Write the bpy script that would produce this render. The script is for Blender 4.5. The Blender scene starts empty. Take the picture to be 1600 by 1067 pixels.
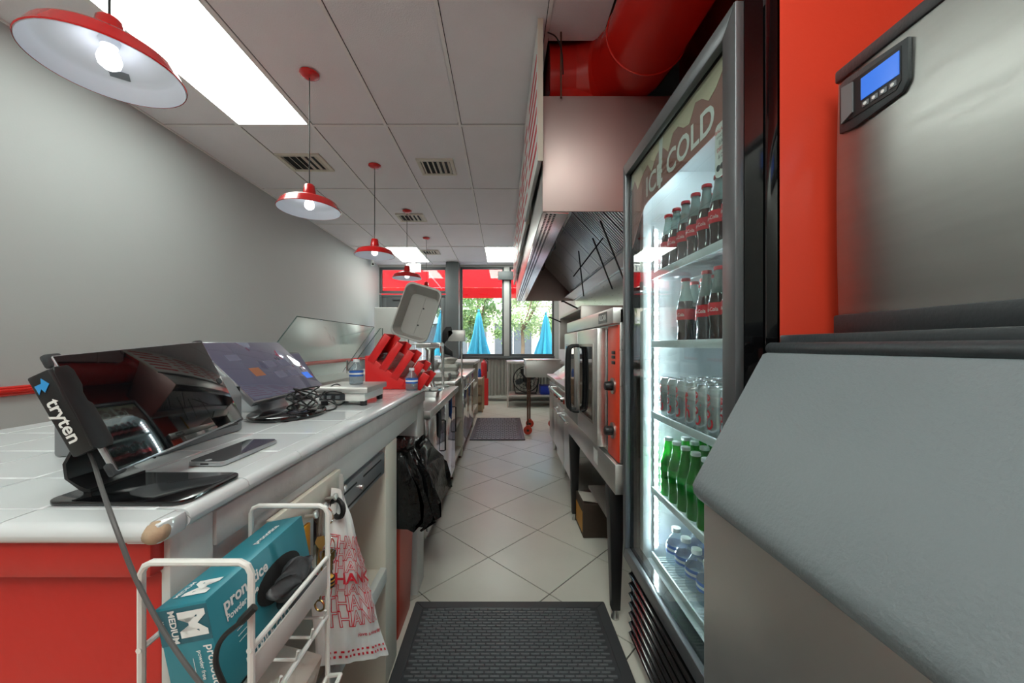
import bpy, bmesh, math, random
from mathutils import Vector, Matrix
random.seed(7)
sc = bpy.context.scene
C = sc.collection
PI = math.pi
# ---------------------------------------------------------------- camera, world, exposure
F, VX, VY, CH = 573.0, 786.0, 540.0, 1.24
cam = bpy.data.objects.new('camera', bpy.data.cameras.new('camera'))
C.objects.link(cam)
cam.location = (0, 0, CH)
cam.rotation_euler = (PI/2, 0, 0)
cam.data.sensor_width = 36.0
cam.data.lens = F/1600*36.0
cam.data.shift_x = (800-VX)/1600
cam.data.shift_y = (VY-533.5)/1600
cam.data.clip_start = 0.01
sc.camera = cam
sc.view_settings.view_transform = 'Standard'
sc.view_settings.look = 'None'
sc.view_settings.gamma = 1.0
sc.view_settings.use_curve_mapping = False
sc.view_settings.exposure = 0.95
sc.cycles.use_denoising = True
sc.cycles.max_bounces = 10
sc.cycles.transparent_max_bounces = 24
sc.cycles.caustics_reflective = False
sc.cycles.caustics_refractive = False
sc.cycles.sample_clamp_indirect = 6.0
w = bpy.data.worlds.new('sky'); sc.world = w
w.use_nodes = True
wn = w.node_tree.nodes; wl = w.node_tree.links
sky = wn.new('ShaderNodeTexSky')
sky.sky_type = 'NISHITA'
sky.sun_disc = False
sky.sun_elevation = math.radians(50)
sky.sun_rotation = math.radians(200)
sky.air_density = 1.2; sky.dust_density = 3.0; sky.ozone_density = 1.0
wl.new(sky.outputs[0], wn['Background'].inputs[0])
wn['Background'].inputs[1].default_value = 0.80
LIGHT_PANEL = 7.0      # ceiling panel emission
BULB = 3.0

def P(px, py, Y):
    return Vector(((px-VX)/F*Y, Y, CH+(VY-py)/F*Y))

# ---------------------------------------------------------------- materials
def lin(h):
    h = h.lstrip('#')
    r = [int(h[i:i+2], 16)/255 for i in (0, 2, 4)]
    return tuple(c/12.92 if c <= .04045 else ((c+.055)/1.055)**2.4 for c in r)
MT = {}
def mat(key, hexc, rough=.5, metal=0., var=.06, scale=6., bump=0., bscale=60., spec=.5,
        emis=0., ecol=None, trans=0., coat=0., stretch=None, rvar=0., sub=0.):
    m = bpy.data.materials.new(key); m.use_nodes = True
    n = m.node_tree.nodes; l = m.node_tree.links
    b = n['Principled BSDF']
    c = lin(hexc)
    b.inputs['Roughness'].default_value = rough
    b.inputs['Metallic'].default_value = metal
    b.inputs['Specular IOR Level'].default_value = spec
    b.inputs['Coat Weight'].default_value = coat
    b.inputs['Coat Roughness'].default_value = .05
    tc = n.new('ShaderNodeTexCoord'); mp = n.new('ShaderNodeMapping')
    l.new(tc.outputs['Object'], mp.inputs[0])
    if stretch: mp.inputs['Scale'].default_value = stretch
    nz = n.new('ShaderNodeTexNoise'); nz.inputs['Scale'].default_value = scale
    nz.inputs['Detail'].default_value = 5
    l.new(mp.outputs[0], nz.inputs['Vector'])
    mx = n.new('ShaderNodeMix'); mx.data_type = 'RGBA'
    mx.inputs[6].default_value = tuple(max(0, x*(1-var)) for x in c)+(1,)
    mx.inputs[7].default_value = tuple(min(1, x*(1+var)) for x in c)+(1,)
    l.new(nz.outputs[0], mx.inputs[0]); l.new(mx.outputs[2], b.inputs['Base Color'])
    if rvar:
        mr = n.new('ShaderNodeMapRange')
        mr.inputs[3].default_value = max(.02, rough-rvar); mr.inputs[4].default_value = min(1, rough+rvar)
        l.new(nz.outputs[0], mr.inputs[0]); l.new(mr.outputs[0], b.inputs['Roughness'])
    if bump:
        n2 = n.new('ShaderNodeTexNoise'); n2.inputs['Scale'].default_value = bscale; n2.inputs['Detail'].default_value = 3
        l.new(mp.outputs[0], n2.inputs['Vector'])
        bp = n.new('ShaderNodeBump'); bp.inputs['Strength'].default_value = bump; bp.inputs['Distance'].default_value = .01
        l.new(n2.outputs[0], bp.inputs['Height']); l.new(bp.outputs[0], b.inputs['Normal'])
    if emis:
        b.inputs['Emission Color'].default_value = lin(ecol or hexc)+(1,)
        b.inputs['Emission Strength'].default_value = emis
    if trans:
        b.inputs['Transmission Weight'].default_value = trans
    MT[key] = m
    return m
def glassmat(key, tint='#ffffff', rough=.0, base=0.0, tintmix=0.0, ior=1.5):
    """thin sheet: fresnel mix of clear and mirror, plus an optional body colour"""
    m = bpy.data.materials.new(key); m.use_nodes = True
    n = m.node_tree.nodes; l = m.node_tree.links
    n.remove(n['Principled BSDF'])
    out = n['Material Output']
    tr = n.new('ShaderNodeBsdfTransparent'); tr.inputs[0].default_value = lin(tint)+(1,)
    gl = n.new('ShaderNodeBsdfGlossy'); gl.inputs['Roughness'].default_value = rough
    lw = n.new('ShaderNodeLayerWeight'); lw.inputs[0].default_value = .5
    pw = n.new('ShaderNodeMath'); pw.operation = 'POWER'; pw.inputs[1].default_value = 5.0
    l.new(lw.outputs['Facing'], pw.inputs[0])
    fr = n.new('ShaderNodeMath'); fr.operation = 'MULTIPLY_ADD'; fr.inputs[1].default_value = .95; fr.inputs[2].default_value = .045
    l.new(pw.outputs[0], fr.inputs[0])
    nz = n.new('ShaderNodeTexNoise'); nz.inputs['Scale'].default_value = 9
    src = tr
    if tintmix:
        df = n.new('ShaderNodeBsdfDiffuse'); df.inputs[0].default_value = lin(tint)+(1,)
        tl = n.new('ShaderNodeBsdfTranslucent'); tl.inputs[0].default_value = lin(tint)+(1,)
        ad = n.new('ShaderNodeMixShader'); ad.inputs[0].default_value = .5
        l.new(df.outputs[0], ad.inputs[1]); l.new(tl.outputs[0], ad.inputs[2])
        mm = n.new('ShaderNodeMixShader')
        rr = n.new('ShaderNodeMapRange'); rr.inputs[3].default_value = tintmix*.9; rr.inputs[4].default_value = min(1, tintmix*1.1)
        l.new(nz.outputs[0], rr.inputs[0]); l.new(rr.outputs[0], mm.inputs[0])
        l.new(tr.outputs[0], mm.inputs[1]); l.new(ad.outputs[0], mm.inputs[2]); src = mm
    mx = n.new('ShaderNodeMixShader')
    l.new(fr.outputs[0], mx.inputs[0]); l.new(src.outputs[0], mx.inputs[1]); l.new(gl.outputs[0], mx.inputs[2])
    l.new(mx.outputs[0], out.inputs[0])
    MT[key] = m
    return m
mat('wall_white', '#b4b7b7', .6, var=.03, scale=1.5, bump=.05, bscale=90)
mat('wall_red', '#cf3d28', .35, var=.04, scale=2, bump=.04, bscale=60)
mat('rail_red', '#d02018', .25, var=.04)
mat('ceil_tile', '#eeeaee', .8, var=.05, scale=2.5, bump=.25, bscale=140)
mat('ceil_bar', '#f0ecec', .5, var=.05)
mat('ceil_dark', '#2a2325', .9, var=.1)
mat('grout', '#55524d', .9, var=.15, scale=30)
mat('floor_tile', '#d3cfc4', .34, var=.10, scale=3.5, bump=.05, bscale=25, rvar=.12)
mat('panel_light', '#e6f2ea', .5, emis=LIGHT_PANEL, ecol='#eef8f0', var=.01)
mat('red_enamel', '#cf1a1c', .22, var=.04, coat=.5)
mat('white_enamel', '#e4e8ef', .35, var=.02)
mat('bulb', '#ffffff', .4, emis=BULB, ecol='#f4f7ff')
mat('steel', '#dadad8', .30, 1., var=.07, scale=7, stretch=(1, 1, 12), rvar=.08, bump=.02, bscale=20)
mat('steel_h', '#e2e2df', .33, 1., var=.08, scale=6, stretch=(1.2, 1.2, 14), rvar=.10, bump=.03, bscale=14)
mat('steel_hood', '#c6b0ac', .48, 1., var=.05, scale=3, stretch=(4, 4, .6), rvar=.06)  # warm pink base colour stands in for red surroundings reflected in it
mat('steel_ice', '#d6d6d2', .36, 1., var=.08, scale=5, stretch=(1, .6, 9), rvar=.08, bump=.01, bscale=8)
mat('steel_dark', '#b5b0ab', .35, 1., var=.12, scale=5, rvar=.1)
mat('steel_mirror', '#dedede', .13, 1., var=.05, scale=4, rvar=.05)
mat('steel_soft', '#dcdad6', .42, 1., var=.08, scale=8, rvar=.1)
mat('chrome', '#d2d2d2', .1, 1., var=.03)
mat('black_gloss', '#0b0b0d', .12, var=.05, coat=.4)
mat('black', '#151517', .45, var=.12)
mat('black_matte', '#1a1a1b', .75, var=.15, bump=.1)
mat('rubber', '#3a3b3e', .5, var=.2, scale=14, rvar=.12)
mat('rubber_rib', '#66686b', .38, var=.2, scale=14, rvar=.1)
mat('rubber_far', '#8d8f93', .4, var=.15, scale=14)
mat('led_soft', '#ffffff', .4, emis=14., ecol='#eafaff')
mat('grey_frame', '#67696c', .35, .6, var=.06)
mat('dark_frame', '#5c6061', .45, var=.08)
mat('grey_plastic', '#737a7e', .5, var=.10, scale=5, bump=.16, bscale=170, rvar=.08)
mat('dark_plastic', '#34383b', .42, var=.08, bump=.08, bscale=150)
mat('mid_plastic', '#75777a', .4, var=.05)
mat('white_plastic', '#e2e2de', .4, var=.03)
mat('white_paint', '#cfcfcb', .45, var=.08, scale=5, bump=.12, bscale=30, rvar=.1)
mat('cream_paint', '#d4cdbf', .5, var=.08, scale=5, bump=.1, bscale=30)
mat('chipped_paint', '#c4bfbb', .5, var=.16, scale=22, bump=.2, bscale=40)
mat('red_paint', '#bf2a20', .4, var=.05, scale=3, bump=.25, bscale=18)
mat('tile_white', '#d2d6d8', .1, var=.025, scale=2, coat=.3)
mat('tile_grout', '#b3b1ad', .8, var=.1)
mat('terracotta', '#b39a80', .8, var=.2, scale=60, bump=.3)
mat('screen_dark', '#0c0d10', .03, var=.05, spec=1., coat=1.)
mat('screen_lit', '#25252e', .05, var=.05, coat=1., emis=.22, ecol='#6a6a80')  # part of the glow stands in for ceiling and hood reflections
mat('screen_item', '#4a4a58', .2, emis=.12, ecol='#8a8aa0')
mat('screen_blue', '#3a6ed0', .2, emis=.35, ecol='#3a6ed0')
mat('screen_orange', '#8a5a44', .2, emis=.1, ecol='#a0684a')
mat('silver', '#b9bcc0', .3, .8, var=.04)
mat('cable_black', '#101011', .5, var=.1)
mat('cable_grey', '#565656', .5, var=.1)
mat('teal_card', '#2f8494', .4, var=.06, scale=5)
mat('teal_dark', '#2b6675', .45, var=.05)
mat('print_white', '#eef0ee', .5, var=.02)
mat('print_red', '#d4172b', .5, var=.05)
mat('print_blue', '#1f5fb8', .45, var=.05)
mat('print_grey', '#70757a', .5, var=.04)
mat('print_black', '#141414', .5, var=.04)
mat('logo_blue', '#3aa0e8', .4)
mat('bag_white', '#e9e7e4', .32, var=.04, bump=.25, bscale=25)
mat('black_bag', '#0e0e0f', .2, var=.2, scale=9, bump=.5, bscale=30)
mat('red_can', '#b83a26', .4, var=.1)
mat('orange_panel', '#e8401c', .4, var=.05)
mat('caster_red', '#c93a22', .45, var=.1)
mat('rusty', '#6e4a3c', .7, .4, var=.3, scale=20)
mat('brass', '#a98b55', .3, .9, var=.1)
mat('bee_yellow', '#d9a03a', .5)
mat('amber', '#c8871c', .3, var=.1)
mat('paper', '#d9cfc4', .8, var=.05, bump=.2)
mat('carton', '#3a2c22', .7, var=.25, scale=9)
mat('carton_orange', '#b0781e', .6, var=.2)
mat('red_plastic', '#d81f20', .3, var=.05)
mat('frost_plastic', '#b9b7b2', .4, var=.05, scale=3)
mat('wire_white', '#dcdcd8', .35, var=.05)
mat('wall_far_white', '#c9c9c6', .6, var=.04)
mat('corrugated', '#d6d4cb', .5, .1, var=.2, scale=9, stretch=(6, 1, 1))
mat('cola', '#2a0f0a', .08, var=.1, coat=1.)
mat('cap_red', '#b8202a', .3, .3)
mat('cap_white', '#e8ecef', .35)
mat('green_glass', '#34bb52', .06, var=.1, trans=.2, coat=1.)
mat('can_silver', '#c4c8cc', .25, .75, var=.05)
mat('can_white', '#e2e4e8', .3, .1)
mat('fridge_white', '#dfe8ec', .45, var=.02)
mat('shelf_wire', '#dde4e8', .3, .2)
mat('led', '#ffffff', .4, emis=70., ecol='#eafaff')
mat('ice_brown', '#6b3a33', .35, var=.2, scale=12)
mat('ice_cream', '#d9cbb0', .4, var=.1, scale=12)
mat('ice_header', '#7a4f48', .35, var=.12, scale=9, emis=.15)
mat('label_yellow', '#e8e020', .4)
mat('awning', '#d81a1c', .7, var=.05, emis=.0)
mat('pavement', '#a3a09a', .9, var=.08)
mat('asphalt', '#6f7072', .9, var=.1)
mat('bark', '#6b5a48', .9, var=.2)
mat('leaf', '#7f9a63', .7, var=.35, scale=1.5)
mat('leaf2', '#9aae7c', .7, var=.3, scale=1.5)
mat('umbrella', '#3fb6cc', .7, var=.08, scale=3, stretch=(8, 8, .4))
mat('stucco', '#d8cdbd', .9, var=.05)
mat('shop_dark', '#4d545c', .3, var=.1)
mat('fan_black', '#18191b', .4, var=.1)
mat('blue_plastic', '#2540c0', .4, var=.1)
mat('extinguisher', '#c81e20', .25, coat=.5)
mat('wood', '#b39c80', .6, var=.15, scale=8, stretch=(1, 1, .2))
mat('yellow_pipe', '#d8a520', .4)
mat('foam', '#e3e0d8', .6, var=.03)
glassmat('glass', '#f4faf8')
glassmat('pane', '#f2f6f4')
glassmat('clear_bottle', '#dfeaf0', .03, tintmix=.22)
glassmat('cola_neck', '#b6c8c4', .03, tintmix=.35)
glassmat('green_clear', '#3fc45c', .02, tintmix=.35)
glassmat('tub_plastic', '#c4c2bd', .25, tintmix=.85)
def clothmat(key, c):
    m = bpy.data.materials.new(key); m.use_nodes = True
    n = m.node_tree.nodes; l = m.node_tree.links
    n.remove(n['Principled BSDF'])
    nz = n.new('ShaderNodeTexNoise'); nz.inputs['Scale'].default_value = 4
    mx = n.new('ShaderNodeMix'); mx.data_type = 'RGBA'
    mx.inputs[6].default_value = tuple(x*.93 for x in lin(c))+(1,); mx.inputs[7].default_value = lin(c)+(1,)
    l.new(nz.outputs[0], mx.inputs[0])
    a = n.new('ShaderNodeBsdfDiffuse'); b_ = n.new('ShaderNodeBsdfTranslucent'); s_ = n.new('ShaderNodeMixShader'); s_.inputs[0].default_value = .55
    l.new(mx.outputs[2], a.inputs[0]); l.new(mx.outputs[2], b_.inputs[0])
    l.new(a.outputs[0], s_.inputs[1]); l.new(b_.outputs[0], s_.inputs[2]); l.new(s_.outputs[0], n['Material Output'].inputs[0])
    MT[key] = m
clothmat('awning', '#e8282a')
clothmat('leaf', '#8aa56c')
clothmat('leaf2', '#a8bb88')
glassmat('curtain', '#e6eaf0', .3, tintmix=.7)

# ---------------------------------------------------------------- mesh helpers
WO = {}
class MB:
    def __init__(s, M=None):
        s.v = []; s.f = []; s.M = M or Matrix.Identity(4)
    def add(s, vs, fs):
        k = len(s.v)
        s.v += [s.M @ Vector(p) for p in vs]
        s.f += [tuple(i+k for i in q) for q in fs]
        return s
    def box(s, x0, x1, y0, y1, z0, z1):
        return s.add([(x0, y0, z0), (x1, y0, z0), (x1, y1, z0), (x0, y1, z0), (x0, y0, z1), (x1, y0, z1), (x1, y1, z1), (x0, y1, z1)],
                     [(0, 3, 2, 1), (4, 5, 6, 7), (0, 1, 5, 4), (1, 2, 6, 5), (2, 3, 7, 6), (3, 0, 4, 7)])
    def prism(s, poly, plane, d0, d1):
        n = len(poly)
        def pt(a, b, d):
            return {'xz': (a, d, b), 'yz': (d, a, b), 'xy': (a, b, d)}[plane]
        vs = [pt(a, b, d0) for a, b in poly]+[pt(a, b, d1) for a, b in poly]
        fs = [tuple(range(n)), tuple(range(2*n-1, n-1, -1))]+[(i, (i+1) % n, n+(i+1) % n, n+i) for i in range(n)]
        return s.add(vs, fs)
    def cyl(s, p0, p1, r0, r1=None, n=16, cap=True):
        p0 = Vector(p0); p1 = Vector(p1); r1 = r0 if r1 is None else r1
        d = (p1-p0).normalized()
        a = d.orthogonal().normalized(); b = d.cross(a)
        vs = []
        for p, r in ((p0, r0), (p1, r1)):
            for i in range(n):
                t = 2*PI*i/n
                vs.append(p+a*(r*math.cos(t))+b*(r*math.sin(t)))
        fs = [(i, (i+1) % n, n+(i+1) % n, n+i) for i in range(n)]
        if cap: fs += [tuple(range(n-1, -1, -1)), tuple(range(n, 2*n))]
        return s.add(vs, fs)
    def tube(s, path, r, n=8, closed=False):
        path = [Vector(p) for p in path]; m = len(path)
        rs = r if isinstance(r, (list, tuple)) else [r]*m
        vs = []; a = None
        for i, p in enumerate(path):
            q0 = path[i-1] if (i or closed) else p
            q1 = path[(i+1) % m] if (i < m-1 or closed) else p
            d = (q1-q0).normalized()
            a = d.orthogonal().normalized() if a is None else (a-d*a.dot(d)).normalized()
            b = d.cross(a)
            for k in range(n):
                t = 2*PI*k/n
                vs.append(p+(a*math.cos(t)+b*math.sin(t))*rs[i])
        fs = []
        for i in range(m if closed else m-1):
            j = (i+1) % m
            for k in range(n):
                fs.append((i*n+k, i*n+(k+1) % n, j*n+(k+1) % n, j*n+k))
        if not closed:
            fs += [tuple(range(n-1, -1, -1)), tuple(range((m-1)*n, m*n))]
        return s.add(vs, fs)
    def lathe(s, prof, c=(0, 0, 0), n=24, cap=True):
        c = Vector(c); vs = []; fs = []; m = len(prof)
        for r, z in prof:
            for k in range(n):
                t = 2*PI*k/n
                vs.append(c+Vector((r*math.cos(t), r*math.sin(t), z)))
        for i in range(m-1):
            for k in range(n):
                fs.append((i*n+k, i*n+(k+1) % n, (i+1)*n+(k+1) % n, (i+1)*n+k))
        if cap: fs += [tuple(range(n-1, -1, -1)), tuple(range((m-1)*n, m*n))]
        return s.add(vs, fs)
    def sphere(s, c, r, n=12, m=8, sc_=(1, 1, 1)):
        prof = [(max(1e-4, r*math.sin(PI*i/m)), -r*math.cos(PI*i/m)) for i in range(m+1)]
        c = Vector(c); vs = []; fs = []
        for q, z in prof:
            for k in range(n):
                t = 2*PI*k/n
                vs.append(c+Vector((q*math.cos(t)*sc_[0], q*math.sin(t)*sc_[1], z*sc_[2])))
        for i in range(m):
            for k in range(n):
                fs.append((i*n+k, i*n+(k+1) % n, (i+1)*n+(k+1) % n, (i+1)*n+k))
        return s.add(vs, fs)
    def grid(s, fn, nu, nv):
        vs = [fn(i/nu, j/nv) for j in range(nv+1) for i in range(nu+1)]
        fs = [(j*(nu+1)+i, j*(nu+1)+i+1, (j+1)*(nu+1)+i+1, (j+1)*(nu+1)+i) for j in range(nv) for i in range(nu)]
        return s.add(vs, fs)
    def build(s, name, m, parent=None, bevel=0., seg=2, recalc=True, thick=0., angle=38):
        return link_mesh(name, s.v, s.f, m, parent, bevel, seg, recalc, thick, angle)

def link_mesh(name, v, f, m, parent=None, bevel=0., seg=2, recalc=True, thick=0., angle=38):
    xs = [p[0] for p in v]; ys = [p[1] for p in v]; zs = [p[2] for p in v]
    o3 = Vector(((min(xs)+max(xs))/2, (min(ys)+max(ys))/2, min(zs)))
    me = bpy.data.meshes.new(name)
    bm = bmesh.new()
    bv = [bm.verts.new(Vector(p)-o3) for p in v]
    for q in f:
        try: bm.faces.new([bv[i] for i in q])
        except ValueError: pass
    if recalc: bmesh.ops.recalc_face_normals(bm, faces=bm.faces)
    if thick:
        bmesh.ops.solidify(bm, geom=list(bm.faces), thickness=thick)
    if bevel:
        bm.normal_update()
        ed = [e for e in bm.edges if e.is_manifold and e.calc_face_angle(0) > .5]
        bmesh.ops.bevel(bm, geom=ed, offset=bevel, offset_type='OFFSET', segments=seg, profile=.5, affect='EDGES', clamp_overlap=True)
    bm.to_mesh(me); bm.free()
    me.materials.append(MT[m] if isinstance(m, str) else m)
    me.polygons.foreach_set('use_smooth', [True]*len(me.polygons))
    me.set_sharp_from_angle(angle=math.radians(angle))
    o = bpy.data.objects.new(name, me)
    C.objects.link(o)
    place(o, o3, parent)
    return o
def place(o, o3, parent):
    if parent is not None:
        o.parent = parent
        o.location = o3-WO[parent.name]
    else:
        o.location = o3
    WO[o.name] = Vector(o3)
def tag(o, label, cat, group=None, kind=None):
    o['label'] = label; o['category'] = cat
    if group: o['group'] = group
    if kind: o['kind'] = kind
    return o
def thing(name, label, cat, loc=(0, 0, 0), group=None):
    o = bpy.data.objects.new(name, None); C.objects.link(o)
    o.empty_display_size = .05
    o.location = loc; WO[o.name] = Vector(loc)
    return tag(o, label, cat, group)
def struct(o, label=None):
    o['kind'] = 'structure'
    if label: o['label'] = label
    return o
def dup(root, loc, label=None, group=None, rotz=None):
    def cp(o, par):
        c = o.copy(); C.objects.link(c)
        if par is not None: c.parent = par
        WO[c.name] = Vector(loc)
        for ch in KIDS.get(o.name, []): cp(ch, c)
        return c
    r = cp(root, None)
    r.location = loc
    if rotz is not None: r.rotation_euler = (0, 0, rotz)
    if label: r['label'] = label
    if group: r['group'] = group
    return r
KIDS = {}
def kids(root):
    """remember the children of a prototype (and theirs) so that it can be copied"""
    def rec(o):
        KIDS[o.name] = [c for c in C.objects if c.parent == o]
        for c in KIDS[o.name]: rec(c)
    rec(root)
def frame(o, x, y):
    x = Vector(x).normalized(); y = Vector(y); y = (y-x*y.dot(x)).normalized(); z = x.cross(y)
    M = Matrix((x, y, z)).transposed().to_4x4()
    M.translation = Vector(o)
    return M
TXT = {}
def text_mesh(s, off=0., outline=0., ext=0.):
    """letters of unit size, centred on x, baseline at 0"""
    k = (s, off, outline, ext)
    if k in TXT: return TXT[k]
    cu = bpy.data.curves.new('t', 'FONT'); cu.body = s; cu.align_x = 'CENTER'; cu.size = 1.0
    cu.resolution_u = 3; cu.offset = off
    if outline:
        cu.fill_mode = 'NONE'; cu.bevel_depth = outline; cu.bevel_resolution = 0
    else:
        cu.extrude = ext
    ob = bpy.data.objects.new('t', cu)
    me = ob.to_mesh()
    v = [tuple(p.co) for p in me.vertices]; f = [tuple(p.vertices) for p in me.polygons]
    ob.to_mesh_clear(); bpy.data.objects.remove(ob); bpy.data.curves.remove(cu)
    TXT[k] = (v, f)
    return TXT[k]
def text(s, size, m, parent, M, name='lettering', off=0., sx=1., lift=.0006):
    v, f = text_mesh(s, off)
    vv = [M @ Vector((p[0]*size*sx, p[1]*size, lift)) for p in v]
    return link_mesh(name, vv, f, m, parent, recalc=False)
NEGX = lambda x, y, z: frame((x, y, z), (0, -1, 0), (0, 0, 1))
POSX = lambda x, y, z: frame((x, y, z), (0, 1, 0), (0, 0, 1))
NEGY = lambda x, y, z: frame((x, y, z), (1, 0, 0), (0, 0, 1))
# ================================================================ the room
XL, XR, YB, YF, ZC = -2.8, 1.25, -2.2, 8.25, 3.05
struct(MB().box(XL-.1, XR+.1, YB-.1, YF+.2, -.12, -.004).build('floor', 'grout'), 'light stone-look floor laid diagonally')
floor = bpy.data.objects['floor']
def clip(poly, x0, x1, y0, y1):
    def cut(pl, ins, inter):
        out = []
        for i in range(len(pl)):
            a, b = pl[i-1], pl[i]
            if ins(b):
                if not ins(a): out.append(inter(a, b))
                out.append(b)
            elif ins(a): out.append(inter(a, b))
        return out
    def ix(c): return lambda a, b: (c, a[1]+(b[1]-a[1])*(c-a[0])/(b[0]-a[0]))
    def iy(c): return lambda a, b: (a[0]+(b[0]-a[0])*(c-a[1])/(b[1]-a[1]), c)
    for ins, it in ((lambda p: p[0] >= x0, ix(x0)), (lambda p: p[0] <= x1, ix(x1)), (lambda p: p[1] >= y0, iy(y0)), (lambda p: p[1] <= y1, iy(y1))):
        if poly: poly = cut(poly, ins, it)
    return poly
HD = .318
full = {}
for i in range(-14, 18):
    for j in range(-16, 24):
        if (i+j) % 2: continue
        cx, cy = -.0862+i*HD, 2.148+HD+j*HD
        g = HD-.0042
        q = [(cx, cy-g), (cx+g, cy), (cx, cy+g), (cx-g, cy)]
        c = clip(q, XL, XR, YB, YF)
        if len(c) < 3: continue
        ar = abs(sum(c[k-1][0]*c[k][1]-c[k][0]*c[k-1][1] for k in range(len(c))))/2
        if ar < .002: continue
        if len(c) == 4 and abs(ar-2*g*g) < 1e-4 and full:
            o = full['o'].copy(); C.objects.link(o)
            o.location = Vector((cx, cy, -.006)); continue
        o = MB().prism(c, 'xy', -.006, 0).build('floor_tile', 'floor_tile', floor)
        if len(c) == 4 and abs(ar-2*g*g) < 1e-4: 
            full['o'] = o; o.location = Vector((cx, cy, -.006))-WO['floor']
# copies keep the parent: make their place relative to the floor's origin as well
for o in C.objects:
    if o.parent == floor and o.data is full['o'].data and o is not full['o']:
        o.location = Vector(o.location)-WO['floor']

struct(MB().box(XL-.1, XL, YB-.1, YF+.2, -.1, 3.6).build('wall_left', 'wall_white'))
struct(MB().box(XR, XR+.1, 2.6, YF+.2, -.1, 3.6).build('wall_right', 'wall_far_white'))
struct(MB().box(XR, XR+.1, YB-.1, 2.6, -.1, 3.6).build('wall_right_front', 'wall_red'))
struct(MB().box(XL, XR, YB-.1, YB, -.1, 3.6).build('wall_back', 'wall_white'))
struct(MB().prism([(XL, .955), (XL+.012, .955), (XL+.02, .965), (XL+.02, .972), (XL+.028, .978), (XL+.028, .99), (XL+.02, .996), (XL+.02, 1.003), (XL+.01, 1.01), (XL, 1.01)], 'xz', YB, YF-.02).build('trim_1', 'rail_red'))
struct(MB().box(XL, XL+.015, YB, YF-.02, 0, .1).build('baseboard_left', 'white_paint', bevel=.004))

# ---------------------------------------------------------------- ceiling: grid of lay-in tiles
RX, RY = .255, 2.2                       # open recess over the hood
b = MB().box(XL-.1, RX, YB-.1, YF+.2, ZC+.03, ZC+.12).box(RX, .6, YB-.1, RY, ZC+.03, ZC+.12).box(.6, XR+.1, YB-.1, -.68, ZC+.03, ZC+.12).box(RX, XR+.1, 6.72, YF+.2, ZC+.03, ZC+.12)
ceiling = struct(b.build('ceiling', 'ceil_dark'))
struct(MB().box(.43, XR+.1, -.70, RY-.02, 3.5, 3.6).box(.43, .45, -.68, RY, ZC+.12, 3.5).box(.6, XR, -.70, -.68, ZC+.12, 3.5).box(RX-.02, XR+.1, RY-.02, 6.74, 3.5, 3.6).box(RX-.03, RX, RY, 6.72, ZC+.12, 3.5).box(RX, .45, RY-.03, RY, ZC+.12, 3.5).box(RX, XR, 6.72, 6.75, ZC+.12, 3.5).build('ceiling_recess', 'ceil_dark'))
gx = [-2.795+.61*k for k in range(7)]
gy = [3.02+1.2325*k for k in range(-4, 5)]
gy = [YB]+[y for y in gy if y > YB+.1]+[YF]
LIGHTS = {(1, 3.02-1.2325), (1, 6.7175), (4, 6.7175), (1, 3.02-4*1.2325), (4, 3.02-4*1.2325), (4, 3.02-3*1.2325)}  # three rearmost panels are unseen fill lights added to brighten the near room
cols = [(gx[k], gx[k+1]) for k in range(5)]+[(gx[5], XR)]
spots = []
for ci in range(6):
    x0 = gx[ci] if ci else XL
    x1 = gx[ci+1] if ci < 5 else XR
    if ci == 5: segs = [(gx[5], .6), (.6, XR)]
    else: segs = [(x0, x1)]
    for (a, c) in segs:
        for r in range(len(gy)-1):
            y0, y1 = gy[r], gy[r+1]
            if ci == 5:
                if y0 > RY-.1 and y1 < 6.9: continue
                if y0 < RY < y1: y1 = RY
                if a > .4 and -.75 < y0 < RY: continue
            lit = any(ci == k and abs(y0-yy) < .05 for k, yy in LIGHTS)
            if lit:
                spots.append((a, c, y0, y1)); continue
            nu, nv = 3, 6
            sag = random.uniform(.0, .006)
            m = MB()
            X0, X1, Y0, Y1 = a+.015, c-.015, y0+.015, y1-.015
            def fn(u, v, z=0, s_=sag):
                return (X0+(X1-X0)*u, Y0+(Y1-Y0)*v, ZC+.006-s_*math.sin(PI*u)*math.sin(PI*v)+z)
            m.grid(lambda u, v: fn(u, v), nu, nv)
            m.grid(lambda u, v: fn(u, v, .016, 0), nu, nv)
            m.build('ceiling_tile', 'ceil_tile', ceiling, recalc=False)
for x in gx[1:6]:
    m = MB().box(x-.011, x+.011, YB, YF, ZC-.002, ZC+.004)
    m.build('grid_bar', 'ceil_bar', ceiling)
for y in gy[1:-1]:
    xe = XR if (y < -.6 or y > 6.6) else (.6 if y < RY else RX)
    MB().box(XL, xe, y-.011, y+.011, ZC-.001, ZC+.005).build('grid_bar', 'ceil_bar', ceiling)
MB().box(XL, XL+.02, YB, YF, ZC-.003, ZC+.004).build('grid_bar', 'ceil_bar', ceiling)
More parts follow.
